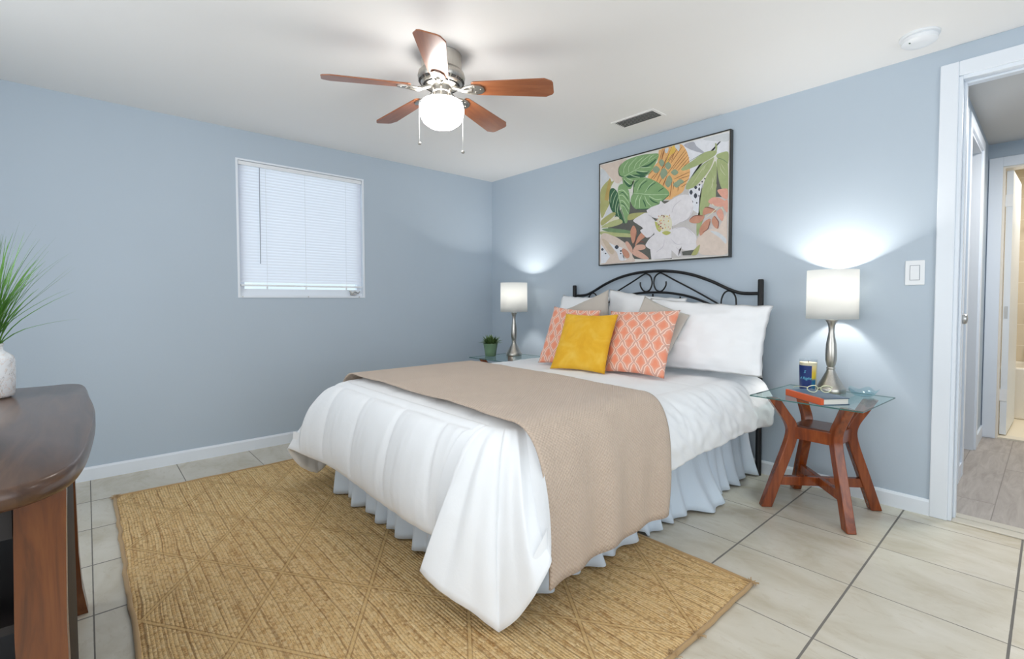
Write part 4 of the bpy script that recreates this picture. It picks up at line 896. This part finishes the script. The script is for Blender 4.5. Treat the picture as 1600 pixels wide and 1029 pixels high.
# pillows
def pillow(name, BL, BR, TR, TL, thick, mat, label, cat='pillow', group=None, flange=0, pinch=.07, seed=0, wr=1.0, sag=0.0):
    BL, BR, TR, TL = map(Vector, (BL, BR, TR, TL)); N = 36; bm = bmesh.new(); uvl = bm.loops.layers.uv.new('UVMap')
    nrm = (BR - BL).cross(TL - BL).normalized()
    if nrm.y > 0: nrm = -nrm
    ctr = (BL + BR + TR + TL) / 4
    C = (BL + BR + TR + TL) / 4
    e = 1 - flange
    def pos(u, v, side):
        p = BL * (1 - u) * (1 - v) + BR * u * (1 - v) + TR * u * v + TL * (1 - u) * v
        a, b = 2 * u - 1, 2 * v - 1
        # concave edges between the corners
        pin = pinch
        p = p + (BL - BR + TL - TR) * .5 * pin * .5 * a * (1 - b * b) * abs(a) + (BL - TL + BR - TR) * .5 * pin * .5 * b * (1 - a * a) * abs(b)
        aa, bb = min(1, abs(a) / e), min(1, abs(b) / e)
        h = (max(0, 1 - aa ** 2.4) * max(0, 1 - bb ** 2.4)) ** .42
        w = .006 * wr * nz(u * 5 + seed, v * 5, side) + .0035 * wr * nz(u * 13 + seed, v * 11, side + 4)
        edge = min(1 - abs(a), 1 - abs(b)); 
        rad = nz(a * 3 + seed, b * 3, 2)
        p = p + nrm * side * (h * thick + (w if h > 0 else 0)) 
        if flange and (abs(a) > e or abs(b) > e): p = p + nrm * (.006 * sin(u * 38 + seed) + .006 * sin(v * 30)) * 1.0
        p = p + nrm * side * (.0012)
        p.z -= sag * (1 - v) * 0
        return p
    vs = {}
    for side in (1, -1):
        for i in range(N + 1):
            for j in range(N + 1):
                if side == -1 and (i in (0, N) or j in (0, N)): vs[side, i, j] = vs[1, i, j]; continue
                u, v = i / N, j / N
                u = .5 - .5 * cos(pi * u) * (1 - .25 * 0) if False else u
                vs[side, i, j] = bm.verts.new(pos(u, v, side))
    for side in (1, -1):
        for i in range(N):
            for j in range(N):
                q = [(i, j), (i + 1, j), (i + 1, j + 1), (i, j + 1)]
                fc_ = bm.faces.new([vs[side, a, b] for a, b in (q if side == 1 else q[::-1])])
                for lp, (a, b) in zip(fc_.loops, (q if side == 1 else q[::-1])): lp[uvl].uv = (a / N, b / N)
    o = link_bm(name, bm, mat, smooth=180)
    tag(o, label, cat, group)
    return o
Zb = ZT + .021
pillow('bed_pillow', (1.10, -.34, Zb + .01), (1.60, -.34, Zb + .01), (1.575, -.15, 1.075), (1.10, -.15, 1.085), .075, MT['white_pillow'], 'white bed pillow at the left end of the headboard', group=None, seed=1, flange=.05)
pillow('bed_pillow', (1.62, -.30, Zb + .01), (2.19, -.28, Zb + .01), (2.16, -.115, 1.055), (1.553, -.135, 1.125), .06, MT['white_pillow'], 'white bed pillow in the middle, its pointed corner against the headboard', group=None, seed=2, flange=.05)
pillow('bed_pillow', (2.03, -.47, Zb + .012), (2.745, -.40, Zb + .015), (2.745, -.275, 1.012), (1.995, -.285, 1.058), .074, MT['white_pillow'], 'large white flanged pillow at the right end of the headboard beside the lamp', group=None, seed=3, flange=.07, pinch=.05, wr=2.6)
pillow('throw_pillow', (1.42, -.56, Zb), (1.83, -.50, Zb), (1.731, -.375, 1.115), (1.36, -.45, .965), .055, MT['linen'], 'grey-beige linen pillow on the left, showing a corner above the coral pillow', 'pillow', seed=4, pinch=.05)
pillow('throw_pillow', (1.93, -.60, Zb), (2.25, -.575, Zb), (2.337, -.405, .955), (2.047, -.425, 1.065), .034, MT['linen'], 'grey-beige linen pillow behind the right coral pillow, leaning on the large white one', 'pillow', seed=5, pinch=.05)
pillow('throw_pillow', (1.425, -.745, Zb), (1.835, -.730, Zb), (1.79, -.530, .978), (1.385, -.545, .998), .045, MT['trellis'], 'coral pillow with white trellis pattern, left of the yellow one', 'pillow', seed=6, pinch=.07)
pillow('throw_pillow', (1.975, -.740, Zb), (2.362, -.715, Zb), (2.319, -.475, .985), (1.855, -.515, .972), .053, MT['trellis'], 'coral pillow with white trellis pattern, right of the yellow one', 'pillow', seed=7, pinch=.07)
pillow('throw_pillow', (1.682, -.893, Zb), (2.049, -.822, Zb), (1.992, -.620, .956), (1.630, -.690, .956), .044, MT['velvet'], 'mustard yellow velvet pillow in front of the two coral ones', 'pillow', seed=8, pinch=.07)

# ------------------------------------------------------------------ nightstands
def nightstand(label, loc, rz):
    t = thing('nightstand', label, 'nightstand', loc, rz, 'glass-topped nightstands')
    for k in range(4):
        a = pi / 4 + k * pi / 2; d = Vector((cos(a), sin(a), 0)); s = Vector((-sin(a), cos(a), 0))
        outer = catmull([(.285, .001, 0), (.224, .18, 0), (.168, .345, 0), (.168, .415, 0), (.212, .485, 0), (.258, .5515, 0)], 4)
        inner = catmull([(.204, .5515, 0), (.160, .485, 0), (.121, .425, 0), (.118, .35, 0), (.174, .18, 0), (.234, .001, 0)], 4)
        bm = bmesh.new(); rows = []
        for po, pi_ in zip(outer, inner[::-1]):
            a_, b_ = d * po.x + Vector((0, 0, po.y)), d * pi_.x + Vector((0, 0, pi_.y))
            rows.append([bm.verts.new(q_) for q_ in (a_ - s * .021, a_ + s * .021, b_ + s * .021, b_ - s * .021)])
        grid_faces(bm, rows, closed=True); bm.faces.new(rows[0][::-1]); bm.faces.new(rows[-1])
        link_bm('leg', bm, MT['cherry'], t, bevel=.004, smooth=40)
        bm = bmesh.new(); lathe(bm, [(.009, .5515), (.009, .5555)], d.x * .235, d.y * .235, 16, True, True)
        link_bm('glass_pad', bm, MT['cup'], t)
    link_bm('shelf', boxes((-.092, .092, -.092, .092, .405, .417)), MT['cherryshelf'], t, bevel=.002, label='dark glossy square shelf board')
    link_bm('apron', boxes((-.10, .10, -.108, -.092, .352, .412), (-.10, .10, .092, .108, .352, .412), (-.108, -.092, -.09, .09, .352, .412), (.092, .108, -.09, .09, .352, .412)), MT['cherry'], t, bevel=.002)
    for q in (0, 1):
        bm = bmesh.new(); obox(bm, (0, 0, .135), .225, .013, .022 - .001 * q, Matrix.Rotation(pi / 4 + q * pi / 2, 3, 'Z'))
        link_bm('stretcher', bm, MT['cherry'], t, bevel=.002)
    bm = rounded_box(-.243, .243, -.243, .243, .5555, .5635, .0015, 1)
    g = link_bm('glass_top', bm, None, t, mats=[MT['tableglass'], MT['glassedge']])
    for p in g.data.polygons:
        if abs(p.normal.z) < .5: p.material_index = 1
    return t
nightstand('wooden nightstand with square glass top right of the bed, holding lamp and book', (2.985, -.292, 0), radians(-3))
nightstand('wooden nightstand with glass top in the far corner, holding the small potted plant', (.66, -.345, 0), radians(2))

# ------------------------------------------------------------------ table lamps
def table_lamp(label, loc):
    t = thing('table_lamp', label, 'lamp', loc, 0, 'brushed nickel table lamps')
    bm = bmesh.new()
    prof = [(.066, 0), (.068, .003), (.068, .022), (.064, .026), (.060, .030), (.050, .050), (.034, .080), (.022, .105), (.018, .118), (.0205, .121), (.0205, .127), (.017, .131), (.0205, .140), (.0255, .165), (.026, .205),
            (.0235, .250), (.017, .285), (.0135, .312), (.0145, .335), (.020, .358), (.0285, .371), (.0285, .374), (.008, .375)]
    lathe(bm, prof, n=40, cap0=True, cap1=True); link_bm('base', bm, MT['nickel'], t, smooth=50)
    bm = bmesh.new(); lathe(bm, [(.009, .372), (.009, .425), (.014, .428), (.014, .485)], n=18, cap0=True, cap1=True)
    for s in (0, 1, 2):
        a = s * 2 * pi / 3; tube(bm, [(.008 * cos(a), .008 * sin(a), .420), (.1145 * cos(a), .1145 * sin(a), .398)], .0015, 6)
    link_bm('socket', bm, MT['whitepl'], t)
    bm = bmesh.new(); lathe(bm, [(.004, .482), (.013, .486), (.024, .510), (.026, .527), (.020, .545), (.004, .553)], n=20, cap0=True, cap1=True)
    link_bm('bulb', bm, MT['bulb'], t, smooth=180, label='lit frosted bulb')
    bm = bmesh.new(); lathe(bm, [(.1165, .380), (.1150, .630)], n=64)
    o = link_bm('lamp_shade', bm, MT['shade'], t, smooth=180, label='white drum lampshade')
    m = o.modifiers.new('s', 'SOLIDIFY'); m.thickness = .0012; m.offset = -1
    return t
table_lamp('brushed nickel lamp with white drum shade on the right nightstand, lit', (2.981, -.135, .5637))
table_lamp('brushed nickel lamp with white drum shade on the far left nightstand, lit', (.612, -.250, .5637))
point('lamp_glow', (2.981, -.135, .5637 + .53), 36, (1.0, 0.95, 0.89), .03)
point('lamp_glow', (.612, -.250, .5637 + .53), 32, (1.0, 0.95, 0.89), .03)

# ------------------------------------------------------------------ small things on the right nightstand
def on_axis(o, loc, rz): o.location = loc; o.rotation_euler = (0, 0, rz); return o
ba = math.atan2(-.15, .21)
bk = thing('book', 'hardback book with orange spine and dark blue cover lying on the right nightstand', 'book', (2.997, -.415, .5637), ba)
L_, W_, T_ = .245, .14, .030
link_bm('cover', boxes((-L_ / 2, L_ / 2, -W_ / 2, W_ / 2, 0, .003), (-L_ / 2, L_ / 2, -W_ / 2, W_ / 2, T_ - .003, T_)), plain('slate_blue_book_cover', (66, 88, 110), .4), bk)
link_bm('spine', boxes((-L_ / 2 - .0005, L_ / 2 + .0005, -W_ / 2 - .0012, -W_ / 2 + .014, -.0002 + .0002, T_ + .0006)), plain('orange_book_spine', (206, 88, 40), .45), bk, bevel=.003, label='orange cloth spine')
link_bm('pages', boxes((-L_ / 2 + .004, L_ / 2 - .004, -W_ / 2 + .014, W_ / 2 - .004, .003, T_ - .003)), plain('book_pages', (226, 224, 216), .8), bk)

cn = thing('candle', 'glass jar candle with dark blue and yellow label behind the book', 'candle', (2.897, -.205, .5637), radians(0))
bm = bmesh.new(); lathe(bm, [(.034, 0), (.038, .004), (.0425, .168), (.0410, .168), (.0372, .010), (.0, .010)], n=40, cap0=True); bmesh.ops.remove_doubles(bm, verts=bm.verts[:], dist=.0001)
link_bm('glass_jar', bm, MT['cup'], cn, smooth=40)
bm = bmesh.new(); lathe(bm, [(.0366, .0105), (.0402, .152), (.010, .150)], n=36, cap0=True, cap1=True); link_bm('wax', bm, plain('cream_wax', (242, 228, 190), .5), cn, smooth=50)
bm = bmesh.new(); tube(bm, [(0, 0, .150), (.002, 0, .162)], .0012, 6); link_bm('wick', bm, MT['dark'], cn)
def label_mat():
    g = NT('candle_label'); uv = g.xyz(g.coord('UV')); u, v = uv[0], uv[1]
    yb = g.ramp(v, [(0.40, rgb(10, 92, 132)), (0.50, rgb(206, 182, 30)), (0.72, rgb(222, 190, 60)), (0.95, rgb(232, 212, 150))])
    g.base(g.mix(g.math('GREATER_THAN', u, 0.76), rgb(16, 44, 108), yb)); g.p(Roughness=.35); return g.m
bm = bmesh.new(); uvl = bm.loops.layers.uv.new('UVMap'); N_ = 30
ca = math.atan2(-2.99 + .215, 3.75 - 2.915)
ra = []
for i in range(N_ + 1):
    a = ca - 1.45 + 2.45 * i / N_
    ra.append((bm.verts.new((.0385 * cos(a), .0385 * sin(a), .012)), bm.verts.new((.0420 * cos(a), .0420 * sin(a), .138)), i / N_))
for p_, q_ in zip(ra, ra[1:]):
    fc_ = bm.faces.new((p_[0], q_[0], q_[1], p_[1]))
    for lp, uv_ in zip(fc_.loops, ((p_[2], 0), (q_[2], 0), (q_[2], 1), (p_[2], 1))): lp[uvl].uv = uv_
link_bm('label', bm, label_mat(), cn, smooth=180, label='dark blue and yellow printed label')
def curved_text(txt, size, a_c, z, r, shear=.3):
    cu = bpy.data.curves.new('t', 'FONT'); cu.body = txt; cu.size = size; cu.align_x = 'CENTER'; cu.shear = shear; cu.resolution_u = 2
    to = bpy.data.objects.new('t', cu); COL.objects.link(to)
    dg = bpy.context.evaluated_depsgraph_get(); me = bpy.data.meshes.new_from_object(to.evaluated_get(dg))
    bpy.data.objects.remove(to); bm = bmesh.new(); bm.from_mesh(me); bpy.data.meshes.remove(me)
    for v in bm.verts:
        a = a_c + v.co.x / r; v.co = Vector((r * cos(a), r * sin(a), z + v.co.y))
    return bm
MT['letter'] = plain('sky_blue_print', (110, 200, 222), .4)
bm = curved_text('d Right', .0200, ca - .34, .066, .0412)
link_bm('lettering', bm, MT['letter'], cn, label='pale blue script lettering')
bm = curved_text('S', .020, ca - .40, .100, .0416)
link_bm('monogram', bm, MT['letter'], cn, label='pale blue script initial')

gd = thing('glass_dish', 'shallow clear glass dish with wavy rim beside the right lamp base', 'dish', (3.126, -.150, .5637))
bm = bmesh.new()
rings = lathe(bm, [(.012, 0), (.034, .001), (.050, .012), (.064, .032), (.062, .034), (.048, .015), (.034, .004), (.001, .003)], n=72)
for r_i in (2, 3, 4, 5):
    for k_, v_ in enumerate(rings[r_i]):
        a_ = 2 * pi * k_ / 72; w_ = (.5, 1, 1, .5)[r_i - 2]
        v_.co.z += .007 * w_ * sin(a_ * 5 + .6); v_.co.x *= 1 + .05 * w_ * sin(a_ * 5); v_.co.y *= 1 + .05 * w_ * sin(a_ * 5)
bm.faces.new(rings[0][::-1])
link_bm('bowl', bm, MT['dish'], gd, smooth=180)

eg = thing('eyeglasses', 'pair of pale cream framed eyeglasses standing on the book', 'eyeglasses', (3.004, -.390, .5637 + T_ + .0008), math.atan2(.74, .67) - radians(6))
for s in (-1, 1):
    ring = [(s * .031 + .0235 * cos(a), .004 * cos(2 * a), .0195 + .0165 * sin(a) * (1 - .12 * cos(a) * s)) for a in [2 * pi * k / 28 for k in range(28)]]
    bm = bmesh.new(); tube(bm, ring + [ring[0]], .0019, 8, cap=False); r_ = link_bm('rim', bm, plain('cream_frame', (224, 226, 190), .3), eg, smooth=180)
    bm = bmesh.new(); bm.faces.new([bm.verts.new(p) for p in ring]); link_bm('lens', bm, MT['cup'], r_)
    bm = bmesh.new(); tube(bm, catmull([(s * .054, .0, .026), (s * .060, .006, .026), (s * .064, .06, .020), (s * .066, .10, .012), (s * .064, .13, .0022)], 6), .0016, 8); link_bm('temple', bm, plain('cream_temple', (216, 220, 190), .3), eg, smooth=180)
bm = bmesh.new(); tube(bm, catmull([(-.0085, 0, .021), (0, -.002, .025), (.0085, 0, .021)], 5), .0018, 8); link_bm('bridge', bm, plain('cream_bridge', (224, 226, 190), .3), eg, smooth=180)

# ------------------------------------------------------------------ small plant on the left nightstand
pp = thing('potted_plant', 'small spiky succulent in a green tapered pot beside the far lamp', 'plant', (.505, -.425, .5637))
bm = bmesh.new(); lathe(bm, [(.044, 0), (.048, .004), (.052, .04), (.0635, .104), (.0655, .108), (.0640, .110), (.060, .108), (.056, .092), (.0, .090)], n=10, cap0=True); bmesh.ops.remove_doubles(bm, verts=bm.verts[:], dist=.0001)
link_bm('pot', bm, plain('sage_green_ceramic', (112, 142, 112), .3), pp, smooth=60)
bm = bmesh.new(); lathe(bm, [(.0575, .096), (.03, .100), (.002, .1015)], n=20); link_bm('soil', bm, plain('dark_soil', (50, 44, 34), .9), pp)
bm = bmesh.new()
for k in range(150):
    a = random.uniform(0, 2 * pi); le = random.uniform(.05, .085); el = random.uniform(.05, 1.45); r0 = random.uniform(0, .045)
    b0 = Vector((r0 * cos(a), r0 * sin(a), .100 + .008)); d = Vector((cos(a) * cos(el), sin(a) * cos(el), sin(el)))
    side = d.cross(Vector((0, 0, 1))).normalized() * .0058; mid = b0 + d * le * .45 + Vector((0, 0, .004)); tip = b0 + d * le
    n_ = side.cross(d).normalized() * .003
    v = [bm.verts.new(p) for p in (b0 - side * .6, b0 + side * .6, mid + side, tip, mid - side, mid + n_)]
    bm.faces.new((v[0], v[1], v[5])); bm.faces.new((v[1], v[2], v[5])); bm.faces.new((v[2], v[3], v[5])); bm.faces.new((v[3], v[4], v[5])); bm.faces.new((v[4], v[0], v[5]))
def leafmat(name, c1, c2, sc=30):
    g = NT(name); g.base(g.mix(g.noise(g.coord(), sc, 3), rgb(*c1), rgb(*c2))); g.p(Roughness=.5); return g.m
link_bm('foliage', bm, leafmat('succulent_green', (44, 66, 34), (92, 120, 62)), pp)

# ------------------------------------------------------------------ rug
def rug():
    x0, x1, y0, y1 = .452, 3.035, -2.905, -1.215; N, Mx = 90, 130; bm = bmesh.new(); top = []
    def edge(i, j):
        u, v = i / Mx, j / N; x, y = x0 + (x1 - x0) * u, y0 + (y1 - y0) * v
        x += .010 * nz(y * 3.0, 2) * (1 if u < .1 or u > .9 else 0) + (-.03 * (1 - v) * (1 - u) * 0)
        x += (.010 * nz(y * 9, 7) if i in (0, Mx) else 0)
        y += .006 * nz(x * 3.0, 4) + (.006 * nz(x * 11, 9) if j in (0, N) else 0)
        # rounded, slightly pulled-in corners
        return x, y
    rows = []
    for i in range(Mx + 1):
        r = []
        for j in range(N + 1):
            x, y = edge(i, j); z = .0125 + .0022 * nz(x * 2.2, y * 2.2, 3) + .0012 * nz(x * 9, y * 9, 3)
            if i in (0, Mx) or j in (0, N): z = .009
            r.append(bm.verts.new((x, y, z)))
        rows.append(r)
    grid_faces(bm, rows)
    loop = [rows[i][0] for i in range(Mx + 1)] + [rows[Mx][j] for j in range(1, N + 1)] + [rows[i][N] for i in range(Mx - 1, -1, -1)] + [rows[0][j] for j in range(N - 1, 0, -1)]
    P = [v.co.copy() for v in loop]; low = [bm.verts.new((p.x, p.y, .0008)) for p in P]
    for k in range(len(loop)): bm.faces.new((loop[k - 1], loop[k], low[k], low[k - 1]))
    t = thing('rug', 'rectangular woven jute rug with diamond pattern under the foot of the bed', 'rug', (0, 0, 0))
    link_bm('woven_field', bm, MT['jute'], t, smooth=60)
    bm = bmesh.new(); pth = [Vector((p.x, p.y, .0085)) for p in P[::2]]; pth.append(pth[0]); tube(bm, pth, .0078, 8, cap=False)
    link_bm('bound_edge', bm, MT['juteedge'], t, smooth=180)
    bm = bmesh.new()
    for cx, cy in ((x0, y0 + .01), (x1, y1), (x1, y0), (x0, y1), (x1, -1.62), (x0 + .02, -2.905 + .0), (3.03, -1.75), (x0 - .005, -2.90)):
        for k in range(46):
            a = random.uniform(0, 2 * pi); le = random.uniform(.008, .022)
            p = Vector((cx + random.uniform(-.010, .010), cy + random.uniform(-.010, .010), random.uniform(.008, .016)))
            q = p + Vector((cos(a) * le, sin(a) * le, random.uniform(-.004, .006))); q.z = max(.003, q.z)
            tube(bm, [p, q], .0009, 4)
    link_bm('frayed_tufts', bm, MT['juteedge'], t, kind='stuff')
rug()

# ------------------------------------------------------------------ console table, left foreground
ct = thing('console_table', 'dark stained wooden console table with bowed edges in the left foreground', 'table', (2.05, -3.25, 0))
def top_outline(inset=0.0):
    fr = [(-.60, .235), (-.30, .258), (0, .268), (.30, .258), (.50, .240), (.585, .205), (.625, .14), (.648, 0.0), (.625, -.14), (.585, -.215), (.30, -.255), (0, -.265), (-.30, -.255), (-.575, -.225), (-.61, -.14), (-.632, 0), (-.625, .13)]
    return [(x * (1 - inset), y * (1 - inset * 2)) for x, y in fr]
def slab(outline, z0, z1, r):
    cv = catmull([(x, y, 0) for x, y in outline], 6, True); bm = bmesh.new()
    layers = [(0.985, z0), (1.0, z0 + r), (1.0, z1 - r), (.992, z1 - r * .3), (.985, z1)]
    rows = [[bm.verts.new((p.x * s, p.y * s, z)) for p in cv] for s, z in layers]
    grid_faces(bm, rows, closed=True); bm.faces.new(rows[0][::-1]); bm.faces.new(rows[-1]); return bm
link_bm('tabletop', slab(top_outline(), .712, .750, .008), MT['console'], ct, smooth=50)
for sx, sy in ((1, 1), (-1, 1), (1, -1), (-1, -1)):
    bm = bmesh.new(); prof = [(0.001, .026), (.02, .022), (.10, .006), (.22, 0), (.45, -.003), (.62, .0), (.69, .002), (.712, .002)]
    rows = []
    for z, o_ in prof:
        hw_ = .036 if z > .1 else .036 - .008 * (1 - z / .1); cx = sx * (.455 + o_ * .6); cy = sy * (.186 + o_)
        ring = []
        for k in range(12):
            a = 2 * pi * k / 12 + pi / 12; q = max(abs(cos(a)), abs(sin(a))); rr = hw_ / q * .98 if q < .96 else hw_
            ring.append(bm.verts.new((cx + rr * cos(a) , cy + rr * sin(a) * .95, z)))
        rows.append(ring)
    grid_faces(bm, rows, closed=True); bm.faces.new(rows[0][::-1]); bm.faces.new(rows[-1])
    link_bm('leg', bm, MT['consoleleg'], ct, smooth=40)
link_bm('apron', boxes((-.42, .42, -.20, -.182, .62, .712), (.452, .470, -.15, .15, .62, .712), (-.470, -.452, -.15, .15, .62, .712)), MT['consoledark'], ct)
bm = bmesh.new(); pf = catmull([(-.42, .186, 0), (-.2, .212, 0), (0, .220, 0), (.2, .212, 0), (.42, .186, 0)], 6)
rows = [[bm.verts.new((p.x, p.y - d_, z)) for p in pf] for d_, z in ((0, .06), (0, .712))]; rows2 = [[bm.verts.new((p.x, p.y - .018, z)) for p in pf] for z in (.06, .712)]
grid_faces(bm, rows); grid_faces(bm, rows2)
for a_, b_ in ((rows[0], rows2[0]), (rows[1], rows2[1])): grid_faces(bm, [a_, b_])
for k in (0, -1): bm.faces.new((rows[0][k], rows[1][k], rows2[1][k], rows2[0][k]))
link_bm('front_panel', bm, MT['consoledark'], ct, label='near-black bowed front panel')
for z in (.44, .14): link_bm('shelf', boxes((-.45, .45, -.18, .165, z, z + .016)), MT['consoledark'], ct)
bxo = thing('storage_box', 'pale grey lidded box on the shelf inside the dark console table', 'box', (2.42, -3.26, .4565))
link_bm('box_body', boxes((-.07, .07, -.10, .10, 0, .10)), plain('pale_grey_card', (196, 196, 194), .7), bxo, bevel=.003)
link_bm('lid', boxes((-.073, .073, -.103, .103, .10, .125)), plain('pale_grey_lid', (206, 206, 204), .7), bxo, bevel=.003)

# vase with grass
vs_ = thing('vase', 'white marbled ceramic vase standing on the dark console table', 'vase', (1.612, -3.213, .7505))
bm = bmesh.new(); lathe(bm, [(.044, 0), (.050, .004), (.053, .012), (.055, .06), (.055, .112), (.051, .124), (.038, .136), (.031, .142), (.030, .156), (.033, .162), (.030, .163), (.026, .158), (.025, .13), (.0, .11)], n=56, cap0=True); bmesh.ops.remove_doubles(bm, verts=bm.verts[:], dist=.0001)
link_bm('body', bm, MT['marble'], vs_, smooth=50)
gr = thing('ornamental_grass', 'spray of long green grass blades rising from the white vase', 'plant', (1.612, -3.213, .7505 + .12))
def grass():
    bm = bmesh.new()
    def blade(base, az, lean, le, curl, wd):
        pts = []; p = Vector(base); el = pi / 2 - lean * .45; n = 9
        for i in range(n + 1):
            pts.append(p.copy()); e2 = el - curl * (i / n) ** 1.3 - lean * .55 * min(1, i / 4)
            p = p + Vector((cos(az) * cos(e2), sin(az) * cos(e2), sin(e2))) * le / n
        sd_ = Vector((-sin(az + .6), cos(az + .6), 0))
        prev = None
        for i, q in enumerate(pts):
            w = wd * (1 - (i / n) ** 2.2) * (.55 + .45 * min(1, i / 3)) + .0002
            a, b, c_ = bm.verts.new(q - sd_ * w), bm.verts.new(q + Vector((cos(az), sin(az), -.6)) * w * .35), bm.verts.new(q + sd_ * w)
            if prev: bm.faces.new((prev[0], prev[1], b, a)); bm.faces.new((prev[1], prev[2], c_, b))
            prev = (a, b, c_)
    ra_ = math.atan2(rt.y, rt.x)
    for k in range(150):
        az = random.uniform(0, 2 * pi); lean = abs(random.gauss(0, .34)); le = random.uniform(.20, .40) if lean < .5 else random.uniform(.18, .3)
        blade((random.uniform(-.016, .016), random.uniform(-.016, .016), 0), az, lean, le, random.uniform(.05, .5), random.uniform(.0016, .0030))
    for lean, le, curl in ((.78, .36, .05), (.74, .34, .04), (.70, .35, .1), (.82, .33, .02), (.45, .40, .55), (.42, .42, .5), (.35, .41, .35), (.55, .33, .15), (.6, .30, .1), (.66, .26, .0), (.28, .43, .3), (.2, .42, .2)):
        blade((random.uniform(-.01, .01), random.uniform(-.01, .01), 0), ra_ + random.uniform(-.35, .35), lean, le, curl, random.uniform(.0018, .003))
    return bm
link_bm('blades', grass(), leafmat('grass_green', (46, 96, 30), (120, 176, 76), 14), gr, smooth=180)
bm = bmesh.new(); lathe(bm, [(.014, -.006), (.020, .0), (.020, .01), (.004, .012)], n=14, cap0=True, cap1=True); link_bm('stem_base', bm, MT['dark'], gr)
